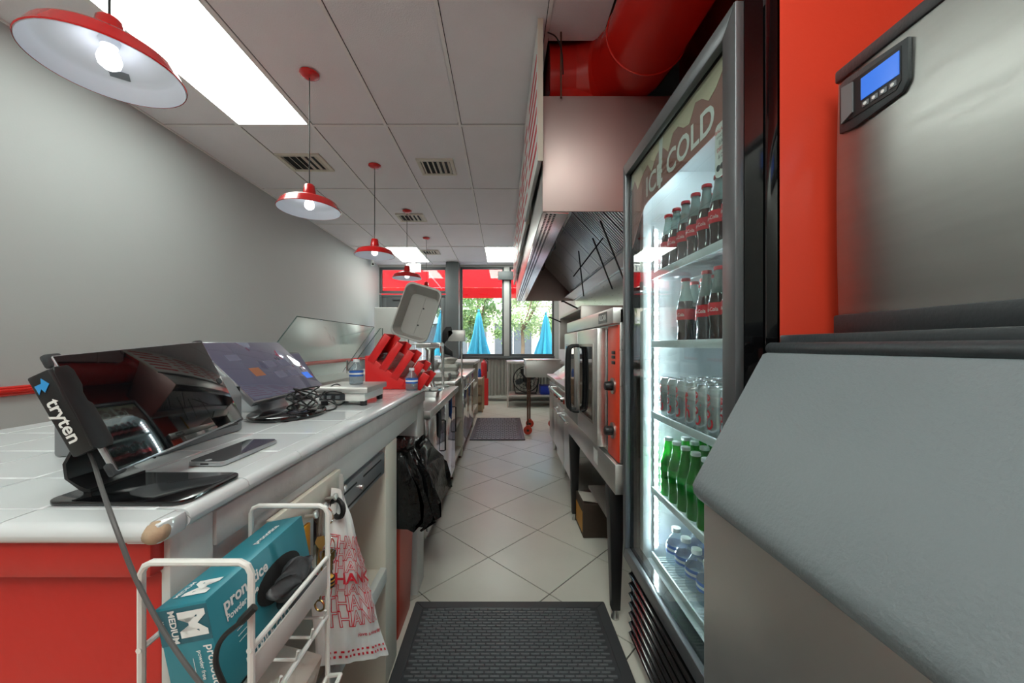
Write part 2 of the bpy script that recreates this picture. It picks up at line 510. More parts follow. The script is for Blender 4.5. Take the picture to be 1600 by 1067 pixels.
for i, (a, c, y0, y1) in enumerate(sorted(spots, key=lambda t: (t[2], t[0]))):
    L = ['ceiling light panel over the rear of the room near the left wall', 'ceiling light panel over the rear of the room above the aisle',
         'ceiling light panel above the aisle between the ice machine and the tablet',
         'long bright ceiling light panel beside the left wall above the tablet counter',
         'bright ceiling light panel before the glass entrance door', 'bright ceiling light panel over the aisle in front of the windows'][i]
    t = thing('ceiling_light', L, 'ceiling light', ((a+c)/2, (y0+y1)/2, ZC-.002))
    g = .012
    m = MB()
    for bx in ((a+g, a+g+.012, y0+g, y1-g), (c-g-.012, c-g, y0+g, y1-g), (a+g, c-g, y0+g, y0+g+.012), (a+g, c-g, y1-g-.012, y1-g)):
        m.box(*bx, ZC-.002, ZC+.024)
    m.build('frame', 'ceil_bar', t)
    MB().box(a+g+.012, c-g-.012, y0+g+.012, y1-g-.012, ZC+.004, ZC+.012).build('diffuser', 'panel_light', t)
# vents
for px, py, w_, d_, L in ((478, 254, .42, .34, 'square ceiling air vent with louvres above the second pendant lamp'), (683, 261, .36, .33, 'square ceiling air vent with a nested square grille over the aisle'),
                         (643, 340, .38, .30, 'small ceiling air vent beside the canopy of the fourth pendant lamp'), (672, 394, .36, .30, 'small ceiling air vent nearest the entrance door')):
    Y = (ZC-CH)*F/(VY-py); x = (px-VX)/F*Y
    t = thing('ceiling_vent', L, 'vent', (x, Y, ZC-.014))
    m = MB(); z0, z1 = ZC-.012, ZC+.006
    for bx in ((x-w_/2, x+w_/2, Y-d_/2, Y-d_/2+.035), (x-w_/2, x+w_/2, Y+d_/2-.035, Y+d_/2), (x-w_/2, x-w_/2+.035, Y-d_/2+.035, Y+d_/2-.035), (x+w_/2-.035, x+w_/2, Y-d_/2+.035, Y+d_/2-.035)):
        m.box(*bx, z0, z1)
    m.build('frame', 'cream_paint', t, bevel=.003)
    MB().box(x-w_/2+.03, x+w_/2-.03, Y-d_/2+.03, Y+d_/2-.03, ZC-.001, ZC+.003).build('duct_opening', 'black_matte', t)
    n = 6
    for k in range(n):
        xx = x-w_/2+.05+(w_-.1)*k/(n-1)
        M = Matrix.Translation((xx, Y, ZC-.006)) @ Matrix.Rotation(.6 if k < n/2 else -.6, 4, 'Y')
        MB(M).box(-.014, .014, -d_/2+.037, d_/2-.037, -.0012, .0012).build('louvre', 'cream_paint', t)

# ---------------------------------------------------------------- front wall with door, windows
def fx(px): return (px-VX)/F*YF
def fz(py): return CH+(VY-py)/F*YF
b = MB()
y0, y1 = YF, YF+.15
ZS, ZT = fz(556), fz(417)
XA, XB, XCc, XD = fx(592), fx(699), fx(718), fx(866)
b.box(XL, XA, y0, y1, 0, 3.3)              # left reveal
b.box(XL, XR, y0, y1, ZT, 3.3)             # head
b.box(XD, XR, y0, y1, 0, ZT)               # right reveal
b.box(XCc, XD, y0+.02, y1, 0, ZS-.06)      # knee wall
struct(b.build('wall_front', 'wall_far_white'))
struct(MB().box(fx(699)+.02, fx(718)+.02, YF-.35, YF+.16, 0, ZC-.002).build('trim_2', 'dark_frame', bevel=.006), 'dark grey square column beside the entrance door')
def window(name, xa, xb, za, zb, fr=.045, label=None):
    o = MB()
    for bx in ((xa, xa+fr, za, zb), (xb-fr, xb, za, zb), (xa+fr, xb-fr, za, za+fr), (xa+fr, xb-fr, zb-fr, zb)):
        o.box(bx[0], bx[1], YF+.03, YF+.09, bx[2], bx[3])
    r = struct(o.build(name, 'dark_frame', bevel=.004), label)
    MB().box(xa+fr, xb-fr, YF+.055, YF+.063, za+fr, zb-fr).build('pane', 'pane', r)
    return r
xm0, xm1 = fx(787.5), fx(796)
window('window_1', XCc+.02, xm0, ZS, ZT)
window('window_2', xm1, XD, ZS, ZT)
struct(MB().box(xm0, xm1, YF-.02, YF+.1, ZS, ZT).build('trim_3', 'white_paint', bevel=.006), 'pale grey mullion between the two windows')
struct(MB().box(XCc, XD, YF-.06, YF+.12, ZS-.06, ZS).build('trim_4', 'dark_frame', bevel=.005), 'dark window sill above the corrugated sheet')
window('window_3', XA, XB, fz(458), ZT, .06)
# door
d = MB()
dx0, dx1, dz = XA+.05, XB-.05, fz(460)
for bx in ((XA, dx0, 0, dz), (dx1, XB, 0, dz), (dx0, dx1, dz-.05, dz)):
    d.box(bx[0], bx[1], YF+.02, YF+.12, bx[2], bx[3])
door = struct(d.build('door_1', 'dark_frame', bevel=.004), 'dark framed glass entrance door')
m = MB()
for bx in ((dx0, dx0+.1, .01, dz-.055), (dx1-.1, dx1, .01, dz-.055), (dx0+.1, dx1-.1, .01, .26), (dx0+.1, dx1-.1, dz-.30, dz-.055)):
    m.box(bx[0], bx[1], YF+.04, YF+.085, bx[2], bx[3])
leaf = m.build('door_leaf', 'dark_frame', door, bevel=.003)
MB().box(dx0+.1, dx1-.1, YF+.058, YF+.066, .26, dz-.30).build('pane', 'pane', door)
MB().tube([(dx0+.1, YF+.03, 1.0), (dx0+.1, YF-.02, 1.0), (dx1-.1, YF-.02, 1.0), (dx1-.1, YF+.03, 1.0)], .012).build('push_bar', 'steel', leaf)
MB().box(dx0+.25, dx0+.55, YF-.01, YF+.03, dz-.12, dz-.06).build('door_closer', 'grey_frame', door, bevel=.005)
# window header box on the mullion
t = MB().box(fx(778), fx(802), YF-.10, YF-.02, fz(438), fz(425)).build('shade_box', 'dark_frame', bevel=.006)
tag(t, 'dark box mounted on the mullion head between the windows', 'box')

# exit sign
cx = fx(652)
t = thing('exit_sign', 'pale exit sign hanging from the ceiling before the entrance door', 'sign', (cx, 7.9, 2.82))
MB().box(cx-.16, cx+.16, 7.88, 7.92, 2.82, 3.0).build('sign_plate', 'white_plastic', t, bevel=.006)
MB().cyl((cx, 7.9, 3.0), (cx, 7.9, ZC-.002), .02, .05, 12).build('mount', 'white_plastic', t)
text('EXIT', .15, 'print_grey', t, NEGY(cx, 7.879, 2.86), off=.02, sx=.9)
# corner camera
t = thing('security_camera', 'small white camera in the ceiling corner over the entrance door', 'camera', (-2.7, 7.6, 2.9))
MB().cyl((-2.72, 7.62, ZC-.004), (-2.72, 7.62, 2.97), .03, .03, 14).build('mount', 'white_plastic', t)
MB().cyl((-2.74, 7.66, 2.95), (-2.68, 7.55, 2.92), .035, .035, 14).build('housing', 'white_plastic', t, bevel=.006)
MB().cyl((-2.68, 7.55, 2.92), (-2.675, 7.54, 2.917), .022, .022, 14).build('lens', 'black_gloss', t)

# ---------------------------------------------------------------- outside
struct(MB().box(-14, 14, YF+.15, 13.2, -.15, -.02).build('pavement', 'pavement'), 'pale pavement outside the windows')
struct(MB().box(-20, 20, 13.2, 21, -.25, -.12).build('street', 'asphalt'), 'grey street beyond the pavement')
t = thing('awning', 'red fabric awning with a valance over the shop front', 'awning', (-.8, YF+.16, 2.5))
MB().add([(-4, YF+.17, 3.41), (2.6, YF+.17, 3.41), (2.6, 10.2, 2.85), (-4, 10.2, 2.85)], [(0, 1, 2, 3)]).build('canopy', 'awning', t)
va = MB()
va.add([(-4, 10.2, 2.56), (2.6, 10.2, 2.56), (2.6, 10.2, 2.848), (-4, 10.2, 2.848)], [(0, 1, 2, 3)])
va.build('valance', 'awning', t)
for x in (-3.9, -1.7, .4, 2.5):
    MB().cyl((x, YF+.17, 2.9), (x, 10.17, 2.82), .015, n=8).build('frame_bar', 'white_plastic', t)
def umbrella(x, y, lab, top=2.25, low=.95, r=.28):
    t = thing('patio_umbrella', lab, 'umbrella', (x, y, -.02))
    m = MB(); nf = 10
    prof = [(.02, top), (.06, top-.12), (.10, top-.35), (.15, top-.7), (r*.8, low+.25), (r, low)]
    vs = []; n = nf*4
    for rr, z in prof:
        for k in range(n):
            a = 2*PI*k/n
            q = rr*(1+.28*math.cos(nf*a)*(.3+.7*rr/r))
            vs.append((x+q*math.cos(a), y+q*math.sin(a), z+.03*math.cos(nf*a)*rr/r))
    fs = [(i*n+k, i*n+(k+1) % n, (i+1)*n+(k+1) % n, (i+1)*n+k) for i in range(len(prof)-1) for k in range(n)]
    m.add(vs, fs).build('canopy', 'umbrella', t, recalc=False)
    MB().sphere((x, y, top+.03), .035).build('finial', 'umbrella', t)
    MB().cyl((x, y, .06), (x, y, top), .025, n=10).build('pole', 'grey_frame', t)
    MB().lathe([(.02, .09), (.22, .06), (.25, .02), (.25, -.02)], (x, y, 0), 20).build('base', 'black_matte', t)
umbrella(P(748, 0, 10.8).x, 10.8, 'folded teal patio umbrella outside, standing before the window beside the dark column')
umbrella(P(853, 0, 10.6).x, 10.6, 'folded teal patio umbrella outside, seen beside the wall end of the right window', 2.15)
umbrella(P(689, 0, 11.2).x, 11.2, 'folded teal patio umbrella outside, seen through the entrance door')
def tree(x, y, h, r, m, lab, seed):
    rnd = random.Random(seed)
    t = thing('street_tree', lab, 'tree', (x, y, -.02), 'street trees')
    br = MB().tube([(x, y, -.02), (x+.05, y, h*.3), (x-.02, y+.05, h*.6)], [.11, .09, .05], 8)
    for k in range(5):
        a = rnd.uniform(0, 2*PI)
        br.tube([(x, y, h*.45), (x+.5*r*math.cos(a), y+.5*r*math.sin(a), h*.7), (x+.8*r*math.cos(a), y+.8*r*math.sin(a), h*.85)], [.05, .03, .015], 6)
    br.build('trunk', 'bark', t)
    lf = MB(); vs = []; fs = []
    cl = [(x+rnd.gauss(0, r*.42), y+rnd.gauss(0, r*.42), h*rnd.uniform(.42, 1.0), r*rnd.uniform(.25, .5)) for _ in range(26)]
    for k in range(3800):
        cx, cy, cz, cr = rnd.choice(cl)
        p = Vector((cx+rnd.gauss(0, cr*.5), cy+rnd.gauss(0, cr*.5), cz+rnd.gauss(0, cr*.45)))
        a = Vector((rnd.uniform(-1, 1), rnd.uniform(-1, 1), rnd.uniform(-1, 1))).normalized()*rnd.uniform(.04, .075)
        q = a.orthogonal()*.55
        j = len(vs)
        vs += [p-a, p+q, p+a, p-q]; fs.append((j, j+1, j+2, j+3))
    lf.add(vs, fs)
    o = lf.build('foliage', m, t, recalc=False); o['kind'] = 'stuff'
tree(-1.0, 14.3, 3.9, .95, 'leaf', 'leafy street tree behind the folded umbrella near the column', 1)
tree(.9, 17.4, 4.2, 1.2, 'leaf2', 'pale leafy street tree seen through both windows', 2)
tree(2.5, 14.2, 3.9, .95, 'leaf', 'leafy street tree behind the right-hand umbrella', 3)
tree(-3.9, 15.6, 4.2, 1.0, 'leaf2', 'leafy street tree seen through the entrance door', 4)
# shop block across the street
t = thing('shop_building', 'pale shop building with dark storefronts across the street', 'building', (-1, 22, -.2))
MB().box(-16, 14, 22, 26, -.2, 3.9).build('wall', 'stucco', t)
MB().box(-16, 14, 21.85, 22, 3.6, 4.1).build('cornice', 'wall_far_white', t, bevel=.03)
for k in range(10):
    x = -14+k*2.7
    wn_ = MB().box(x, x+2.2, 21.9, 22.01, .1, 2.5).build('storefront', 'shop_dark', t)
    MB().box(x+.1, x+1.05, 21.88, 21.9, .3, 2.3).build('pane', 'shop_dark', wn_)
    MB().box(x+1.15, x+2.1, 21.88, 21.9, .3, 2.3).build('pane', 'shop_dark', wn_)
    MB().box(x+1.07, x+1.13, 21.86, 21.9, .1, 2.5).build('mullion', 'wall_far_white', wn_)
    MB().box(x-.1, x+2.3, 21.7, 21.99, 2.55, 2.95).build('sign_band', 'wall_far_white', t)
# ================================================================ pendant lamps
def pendant(y, lab):
    x, zr = -1.288, 2.140
    t = thing('pendant_lamp', lab, 'lamp', (x, y, zr), 'red pendant lamps in a row')
    MB().lathe([(.002, ZC-.03), (.02, ZC-.03), (.045, ZC-.022), (.062, ZC-.008), (.062, ZC-.003)], (x, y, 0), 28).build('canopy', 'red_enamel', t)
    MB().cyl((x, y, zr+.165), (x, y, ZC-.02), .0035, n=8).build('cord', 'black', t)
    prof = [(.193, .0), (.195, .004), (.188, .014), (.172, .046), (.162, .056), (.142, .063), (.10, .078), (.052, .094), (.042, .100), (.033, .162), (.027, .169), (.006, .171)]
    sh = MB().lathe([(r, zr+z) for r, z in prof], (x, y, 0), 48, cap=False).build('shade', 'red_enamel', t, recalc=False)
    MB().lathe([(r-.003, zr+z-.002+(.002 if i == 0 else 0)) for i, (r, z) in enumerate(prof[:9])]+[(.002, zr+.096)], (x, y, 0), 48, cap=False).build('shade_lining', 'white_enamel', sh, recalc=False)
    MB().cyl((x, y, zr+.078), (x, y, zr+.099), .022, .028, 16).build('socket', 'white_enamel', t)
    MB().lathe([(.012, zr+.09), (.014, zr+.075), (.026, zr+.055), (.031, zr+.035), (.027, zr+.017), (.014, zr+.006), (.001, zr+.003)], (x, y, 0), 20).build('bulb', 'bulb', t)
    return t
PL = ['red pendant lamp hanging above the tablet counter, over its near end', 'red pendant lamp second in the row, above the glass sneeze guard',
      'red pendant lamp third in the row, between two ceiling vents', 'red pendant lamp fourth in the row, before the transom window', 'red pendant lamp last in the row, partly behind the grey tub']
for k in range(5):
    t = pendant(1.20+1.24*k, PL[k])
    if k == 0:
        # printed sticker inside the shade
        a = 2.2
        M = frame((-1.288+.130*math.cos(a), 1.20+.130*math.sin(a), 2.140+.0625), (-math.sin(a), math.cos(a), 0), (math.cos(a), math.sin(a), -.36))
        o = MB(M).box(-.026, .026, -.015, .015, -.001, .001).build('sticker', 'print_grey', t)

# ================================================================ tiled counter
CX0, CX1, CY0, CY1, CZ = -1.29, -.41, .434, 1.97, 1.026
ct = thing('service_counter', 'white painted counter base with red end panel and open bays', 'counter', ((CX0+CX1)/2, 1.2, 0))
FX = -.425
MB().box(CX0+.02, FX-.006, CY0+.028, CY0+.06, 0, .956).build('end_panel', 'red_paint', ct, bevel=.004)
MB().box(CX0+.015, FX-.004, CY0+.012, CY0+.06, .956, 1.0).build('end_band', 'red_paint', ct, bevel=.005)
MB().box(FX-.03, FX+.004, CY0+.03, CY0+.10, 0, 1.0).build('corner_post', 'white_paint', ct, bevel=.003)
MB().box(FX-.02, FX+.008, CY0+.1, CY1-.01, .948, 1.0).build('fascia', 'chipped_paint', ct, bevel=.003)
MB().box(FX-.025, FX, CY0+.1, CY1-.15, .875, .948).build('apron', 'white_paint', ct, bevel=.003)
MB().box(FX-.025, FX-.003, CY0+.1, .83, .70, .875).build('side_board', 'white_paint', ct, bevel=.003)
MB().box(FX-.6, FX, 1.33, 1.467, 0, .875).build('partition', 'cream_paint', ct, bevel=.004)
MB().box(FX-.6, FX, 1.82, 1.965, 0, .948).build('partition', 'white_paint', ct, bevel=.004)
MB().box(FX-.6, FX-.01, CY0+.06, 1.33, .40, .43).build('shelf', 'cream_paint', ct, bevel=.003)
MB().box(FX-.02, FX+.004, CY0+.1, 1.33, .385, .437).build('shelf_edge', 'white_paint', ct, bevel=.003)
MB().box(FX-.62, FX-.6, CY0+.06, CY1-.01, 0, .948).build('inner_back', 'cream_paint', ct)
MB().box(CX0+.02, CX0+.05, CY0+.06, CY1-.01, 0, .998).build('front_panel', 'red_paint', ct)
MB().box(CX0+.05, FX-.62, CY1-.04, CY1-.01, 0, .998).build('far_panel', 'white_paint', ct)
for (y, z) in ((.56, .90), (.61, .885)):
    MB().cyl((FX-.002, y, z), (FX+.008, y, z), .006, n=10).build('bolt', 'steel_dark', ct)
wt = thing('tiled_worktop', 'white glazed tile worktop with rounded edge tiles', 'worktop', ((CX0+CX1)/2, 1.2, 1.0))
MB().box(CX0+.01, CX1-.012, CY0+.012, CY1, 1.0006, CZ-.005).build('mortar_bed', 'tile_grout', wt)
TP = .152; tile = None
x = CX1-.045
cx_edges = [x]
while x > CX0+.06:
    x = max(CX0+.005, x-TP); cx_edges.append(x)
cy_edges = [CY0+.045]
y = CY0+.159
while y < CY1:
    cy_edges.append(y); y += TP
cy_edges.append(CY1)
for i in range(len(cx_edges)-1):
    for j in range(len(cy_edges)-1):
        x1, x0, y0, y1 = cx_edges[i], cx_edges[i+1], cy_edges[j], cy_edges[j+1]
        if y1-y0 < .02 or x1-x0 < .02: continue
        MB().box(x0+.0015, x1-.0015, y0+.0015, y1-.0015, CZ-.008, CZ+random.uniform(-.0004, .0004)).build('tile', 'tile_white', wt, bevel=.0018, seg=1)
def bull(n=6):
    # profile of the edge tile: (outwards, z)
    r = .013
    p = [(-.045, CZ-.008), (-.045, CZ)]
    p += [(-r+r*math.sin(a*PI/2/n), CZ-r+r*math.cos(a*PI/2/n)) for a in range(n+1)]
    p += [(-r+r*math.cos(a*PI/2/n), CZ-r-r*math.sin(a*PI/2/n)+.001) for a in range(n)]
    p += [(-.012, CZ-.0253), (-.02, CZ-.0253), (-.02, CZ-.008)]
    return p
ye = [CY0+.0465]+cy_edges[1:]
for j in range(len(ye)-1):
    MB().prism([(CX1+a, z) for a, z in bull()], 'xz', ye[j]+.001, ye[j+1]-.001).build('edge_tile', 'tile_white', wt)
xe = [CX1-.016]+[cx_edges[k] for k in range(1, len(cx_edges))]
for j in range(len(xe)-1):
    MB().prism([(CY0-a, z) for a, z in bull()], 'yz', xe[j+1]+.001, xe[j]-.001).build('edge_tile', 'tile_white', wt)
# broken corner, bare clay
MB().box(CX1-.044, CX1-.003, CY0+.006, CY0+.0455, 1.0007, CZ-.0012).build('corner_tile', 'tile_white', wt, bevel=.003)
MB().sphere((CX1-.0125, CY0+.0125, CZ-.0135), .0150, 14, 10, (.95, .95, .88)).build('broken_corner', 'terracotta', wt)

# cash drawer under the apron
t = thing('cash_drawer', 'grey metal cash drawer slid under the counter apron', 'cash drawer', (-.6, 1.08, .77))
MB().box(-.83, FX-.012, .84, 1.325, .775, .872).build('case', 'mid_plastic', t, bevel=.004)
MB().box(FX-.013, FX+.002, .855, 1.31, .785, .862).build('drawer_front', 'silver', t, bevel=.004)
for y0, y1, z in ((.90, 1.06, .842), (1.11, 1.27, .842), (.90, 1.27, .797)):
    MB().box(FX+.001, FX+.0032, y0, y1, z, z+.005).build('slot', 'black', t)
MB().cyl((FX, 1.09, .82), (FX+.008, 1.09, .82), .009, n=16).build('lock', 'chrome', t)

# hook board
t = thing('hook_board', 'white board with metal peg hooks screwed below the tiled edge', 'hook rail', (FX+.01, .79, .86))
MB().box(FX+.0005, FX+.014, .655, .93, .868, .928).build('board', 'cream_paint', t, bevel=.002)
for y in (.695, .76, .80, .85, .90):
    h = MB().cyl((FX+.012, y, .885), (FX+.034, y, .889), .0035, n=8)
    h.build('peg', 'steel_soft', t)
    MB().cyl((FX+.034, y, .889), (FX+.040, y, .8905), .0085, .0085, n=12).build('peg_head', 'steel_soft', t, bevel=.002)

# keys
t = thing('key_bunch', 'bunch of keys and charms hanging on a peg hook', 'keys', (-.39, .80, .70))
def ring(c, r, rr, ax, n=20):
    a = Vector(ax).normalized(); u = a.orthogonal().normalized(); v = a.cross(u); c = Vector(c)
    return MB().tube([c+u*r*math.cos(2*PI*k/n)+v*r*math.sin(2*PI*k/n) for k in range(n)], rr, 6, True)
HK = Vector((-.393, .80, .888))
ring((-.392, .80, .868), .022, .0014, (0, 1, .1)).build('key_ring', 'chrome', t)
ring((-.385, .795, .838), .015, .0013, (1, .4, 0)).build('key_ring', 'chrome', t)
ring((-.378, .79, .812), .019, .0013, (.3, 1, 0)).build('key_ring', 'chrome', t)
def key(p, ang, L=.058):
    M = Matrix.Translation(p) @ Matrix.Rotation(ang, 4, 'Z') @ Matrix.Rotation(random.uniform(-.15, .15), 4, 'Y')
    m = MB(M).prism([(-.01, 0), (-.013, -.012), (-.006, -.022), (-.0035, -.025), (-.0035, -L), (0, -L-.004), (.004, -L), (.0055, -L+.006), (.003, -L+.01), (.0055, -L+.015), (.004, -.025), (.006, -.022), (.013, -.012), (.01, 0)], 'xz', -.001, .001)
    return m
for k, (dx, dz, a) in enumerate(((-.006, .800, .3), (.004, .798, 1.0), (.010, .802, -.4), (-.012, .83, .7))):
    key(Vector((-.378+dx, .79, dz)), a).build('key', 'brass' if k % 2 else 'chrome', t)
MB().tube([(-.398, .80, .886), (-.402, .795, .82), (-.400, .792, .77), (-.396, .79, .748), (-.39, .79, .77), (-.392, .795, .83), (-.39, .8, .886)], .004, 6).build('strap', 'steel_dark', t)
MB().sphere((-.398, .785, .728), .016, 12, 8, (.9, .5, 1.3)).build('key_fob', 'black', t)
MB().sphere((-.37, .785, .735), .0095, 12, 8, (1, 1, 1.7)).build('bee_charm', 'bee_yellow', t)
for z in (.726, .734, .742):
    MB().cyl((-.37, .785, z), (-.37, .785, z+.0035), .0101, n=12).build('bee_stripe', 'black', t)
MB().tube([(-.384, .78, .80), (-.386, .778, .74), (-.388, .776, .70)], .0016, 5).build('chain', 'brass', t)
ring((-.388, .776, .69), .011, .002, (.2, 1, 0)).build('chain_charm', 'brass', t)
t = tag(ring((-.385, .852, .862), .020, .006, (.5, 1, 0)).build('rubber_band_roll', 'black'), 'black ring hanging on a peg beside the keys', 'ring')

# plastic carrier bag: left and right outlines, from the hook down
LE = [(521, 762, .865), (515, 800, .85), (502, 845, .825), (491, 890, .81), (488, 930, .80), (492, 985, .80), (498, 1042, .80)]
RE = [(532, 768, .89), (546, 805, .91), (559, 850, .94), (568, 885, .965), (578, 920, .98), (592, 970, .99), (606, 1022, 1.0)]
LE = [P(*q) for q in LE]; RE = [P(*q) for q in RE]
def curve(pts, v):
    k = min(len(pts)-2, int(v*(len(pts)-1))); s_ = v*(len(pts)-1)-k
    return pts[k].lerp(pts[k+1], s_)
def bagpt(u, v, off=0.):
    a = curve(LE, v); c = curve(RE, v)
    p = a.lerp(c, u)
    d = (c-a); n = Vector((d.y, -d.x, 0)).normalized()          # towards the aisle and the viewer
    bul = .030*math.sin(PI*min(1, max(0, u)))**.7*math.sin(PI*min(.97, .1+v*.8))
    wr = .0022*math.sin(u*17+v*9)+.0016*math.sin(u*31-v*15)+.002*math.sin(v*23+u*4)
    if v < .3: wr += .004*math.sin(u*22)*(1-v/.3)
    return p+n*(bul+wr+off)
bag = thing('carrier_bag', 'white plastic carrier bag printed THANK in red, hanging from a hook', 'bag', (P(550, 900, .95).x, .92, .40))
m = MB().grid(lambda u, v: bagpt(u, v), 28, 44)
m.grid(lambda u, v: bagpt(u, v, -.006-.012*math.sin(PI*u)*math.sin(PI*min(1, v))), 20, 30)
m.build('sack', 'bag_white', bag, recalc=False, angle=80)
MB().grid(lambda u, v: bagpt(.35+.3*u, .0, .0)+Vector((.004*math.sin(u*9), 0, .028-.05*v+.012*math.sin(PI*u))), 8, 6).build('handle', 'bag_white', bag, recalc=False, thick=.002)
def bagtext(s, v0, v1, u0, u1, m, off, outline=0., lift=.003):
    tv, tf = text_mesh(s, off, outline)
    xs = [p[0] for p in tv]; ys = [p[1] for p in tv]; xa, xb, ya, yb = min(xs), max(xs), min(ys), max(ys)
    vv = [bagpt(u0+(u1-u0)*(p[0]-xa)/(xb-xa), v1+(v0-v1)*(p[1]-ya)/(yb-ya), lift+p[2]*.02) for p in tv]
    link_mesh('lettering', vv, tf, m, bag, recalc=False)
for k in range(7):
    v0 = .285+k*.0765
    if k == 3: bagtext('THANK', v0, v0+.075, .02, .93, 'print_red', .035, lift=.0045)
    else: bagtext('THANK', v0, v0+.078, .05+.012*(k-3), .95, 'print_red', .01, .02)
bagtext('Have a nice day', .86, .885, .50, .97, 'print_red', .02)
bagtext('- - - - - - - - - - - -', .935, .945, .10, .95, 'print_red', .02)
bagtext('- - - - - - - - - - - - - -', .958, .97, .10, .95, 'print_red', .02)

# ---------------------------------------------------------------- wire rack with glove box
rk = thing('wire_rack', 'white wire rack of two tiers hooked on the counter side', 'rack', (-.35, .52, .60))
X0, X1 = -.412, -.287
def wire(pts, nm='wire', r=.0033): MB().tube(pts, r, 8).build(nm, 'wire_white', rk)
def rnd_loop(y, zt, zb, x0=X0, x1=X1):
    return [(x0, y, zb), (x0, y, zt-.012), (x0+.004, y, zt-.004), (x0+.012, y, zt), (x1-.012, y, zt), (x1-.004, y, zt-.004), (x1, y, zt-.012), (x1, y, zb)]
wire(rnd_loop(.418, .993, .61), 'end_loop', .004)
wire(rnd_loop(.60, .978, .61), 'end_loop', .004)
for z in (.895, .80, .70, .615):
    wire([(X1, .414, z), (X1, .605, z)], 'front_rail')
    wire([(X0, .414, z), (X0, .605, z)], 'back_rail')
for z in (.805, .615):
    for k in range(5):
        y = .43+k*.039
        wire([(X0, y, z), (X1, y, z), (X1+.003, y, z+.012)], 'cross_wire', .002)
MB().box(X1-.002, X1+.001, .422, .60, .848, .882).build('front_plate', 'wire_white', rk, bevel=.0008)
wire([(X1, .418, .66), (X1+.03, .43, .70), (X1+.035, .50, .72), (X1+.03, .58, .72), (X1, .60, .70)], 'tray_lip')
wire([(X1+.033, .50, .72), (X1+.02, .50, .62)], 'tray_wire')

gb = thing('glove_box', 'teal cardboard box of black gloves marked M in the wire rack', 'box', (-.36, .53, .81))
rot = Matrix.Translation((-.345, .425, .945)) @ Matrix.Rotation(math.radians(-11), 4, 'Y')
# local: x from -.06 to 0, y 0..length, z -.122..0
GL = .205
GM = rot.copy(); GM = rot @ Matrix.Rotation(math.radians(1.0), 4, 'X')
MB(GM).box(-.060, 0, 0, GL, -.122, 0).build('carton', 'teal_card', gb, bevel=.0012)
MB(GM).box(-.060, 0, -.0004, 0, -.045, -.003).build('label_patch', 'teal_dark', gb)
TE = GM @ frame((-.0, 0, 0), (1, 0, 0), (0, 0, 1))       # end face, facing the viewer
def gtext(s, size, lx, ly, face, off=.0, sx=1., m='print_white', rotq=0.):
    if face == 'end': A = frame((lx, -.0006, ly), (math.cos(rotq), 0, math.sin(rotq)), (-math.sin(rotq), 0, math.cos(rotq)))
    elif face == 'long': A = frame((.0004, lx, ly), (0, math.cos(rotq), math.sin(rotq)), (0, -math.sin(rotq), math.cos(rotq)))
    else: A = frame((lx, ly, .0004), (math.cos(rotq), math.sin(rotq), 0), (-math.sin(rotq), math.cos(rotq), 0))
    text(s, size, m, gb, GM @ A, off=off, sx=sx)
gtext('M', .042, -.033, -.023, 'end', .045, 1.0, rotq=-PI/2)
gtext('MEDIUM', .0105, -.045, -.024, 'end', .03, 1.0, rotq=-PI/2)
gtext('MEDIUM', .005, -.055, -.024, 'end', .01, 1.0, rotq=-PI/2)
gtext('pronotice', .014, -.009, -.078, 'end', .02, rotq=-PI/2)
gtext('powder free', .007, -.020, -.073, 'end', .01, rotq=-PI/2)
gtext('----------', .006, -.028, -.073, 'end', .01, rotq=-PI/2)
gtext('pronotice', .021, .062, -.030, 'long', .03)
gtext('Powder Free', .011, .050, -.043, 'long', .03)
for k in range(4): gtext('----------', .008, .045, -.058-.007*k, 'long', .02)
gtext('NITRILE GLOVES', .016, .095, -.114, 'long', .03)
gtext('M', .040, -.014, .030, 'top', .045, rotq=PI/2)
gtext('MEDIUM', .008, -.047, .030, 'top', .02, rotq=PI/2)
gtext('pronotice', .014, -.022, .150, 'top', .02, rotq=PI/2)
# opening with the bunched gloves
el = [(.125+.052*math.cos(t_*2*PI/28), -.055+.026*math.sin(t_*2*PI/28)) for t_ in range(28)]
MB(GM).prism(el, 'yz', .0002, .0012).build('opening', 'black_matte', gb)
def glove(u, v):
    a = 2*PI*u; rr = math.sin(PI*(.03+.94*v))
    y = .125+(.046+.010*math.sin(3*a))*rr*math.cos(a)
    z = -.057-.030*(1-v)*0+(.021+.006*math.sin(5*a+v*4))*rr*math.sin(a)-.012*v*(1 if True else 0)
    x = .002+.030*v+.005*math.sin(7*a+v*11)*rr
    return (x, y, z)
MB(GM).grid(glove, 36, 14).build('glove', 'rubber', gb, recalc=False, angle=70)
MB(GM).tube([(.012, .10, -.075), (.024, .115, -.085), (.028, .14, -.088), (.018, .17, -.08)], [.012, .014, .013, .007], 10).build('glove_finger', 'rubber', gb)
t = tag(MB(Matrix.Translation((-.35, .52, .655)) @ Matrix.Rotation(.25, 4, 'Y')).box(-.045, .035, -.075, .085, -.03, .09).build('paper_sack', 'paper', bevel=.008), 'folded pale paper sack in the lower tier of the wire rack', 'sack')
t = tag(MB().box(-.70, -.47, .58, .80, .437, .68).build('storage_bin', 'black', bevel=.01), 'black plastic bin on the shelf behind the wire rack', 'bin')
t = thing('amber_bottle', 'amber squeeze bottle on the shelf behind the carrier bag', 'bottle', (-.50, 1.17, .437))
MB().lathe([(.028, .437), (.032, .445), (.032, .56), (.024, .60), (.012, .62)], (-.50, 1.17, 0), 20).build('body', 'amber', t)
MB().lathe([(.014, .62), (.014, .64), (.004, .67)], (-.50, 1.17, 0), 16).build('nozzle', 'amber', t)
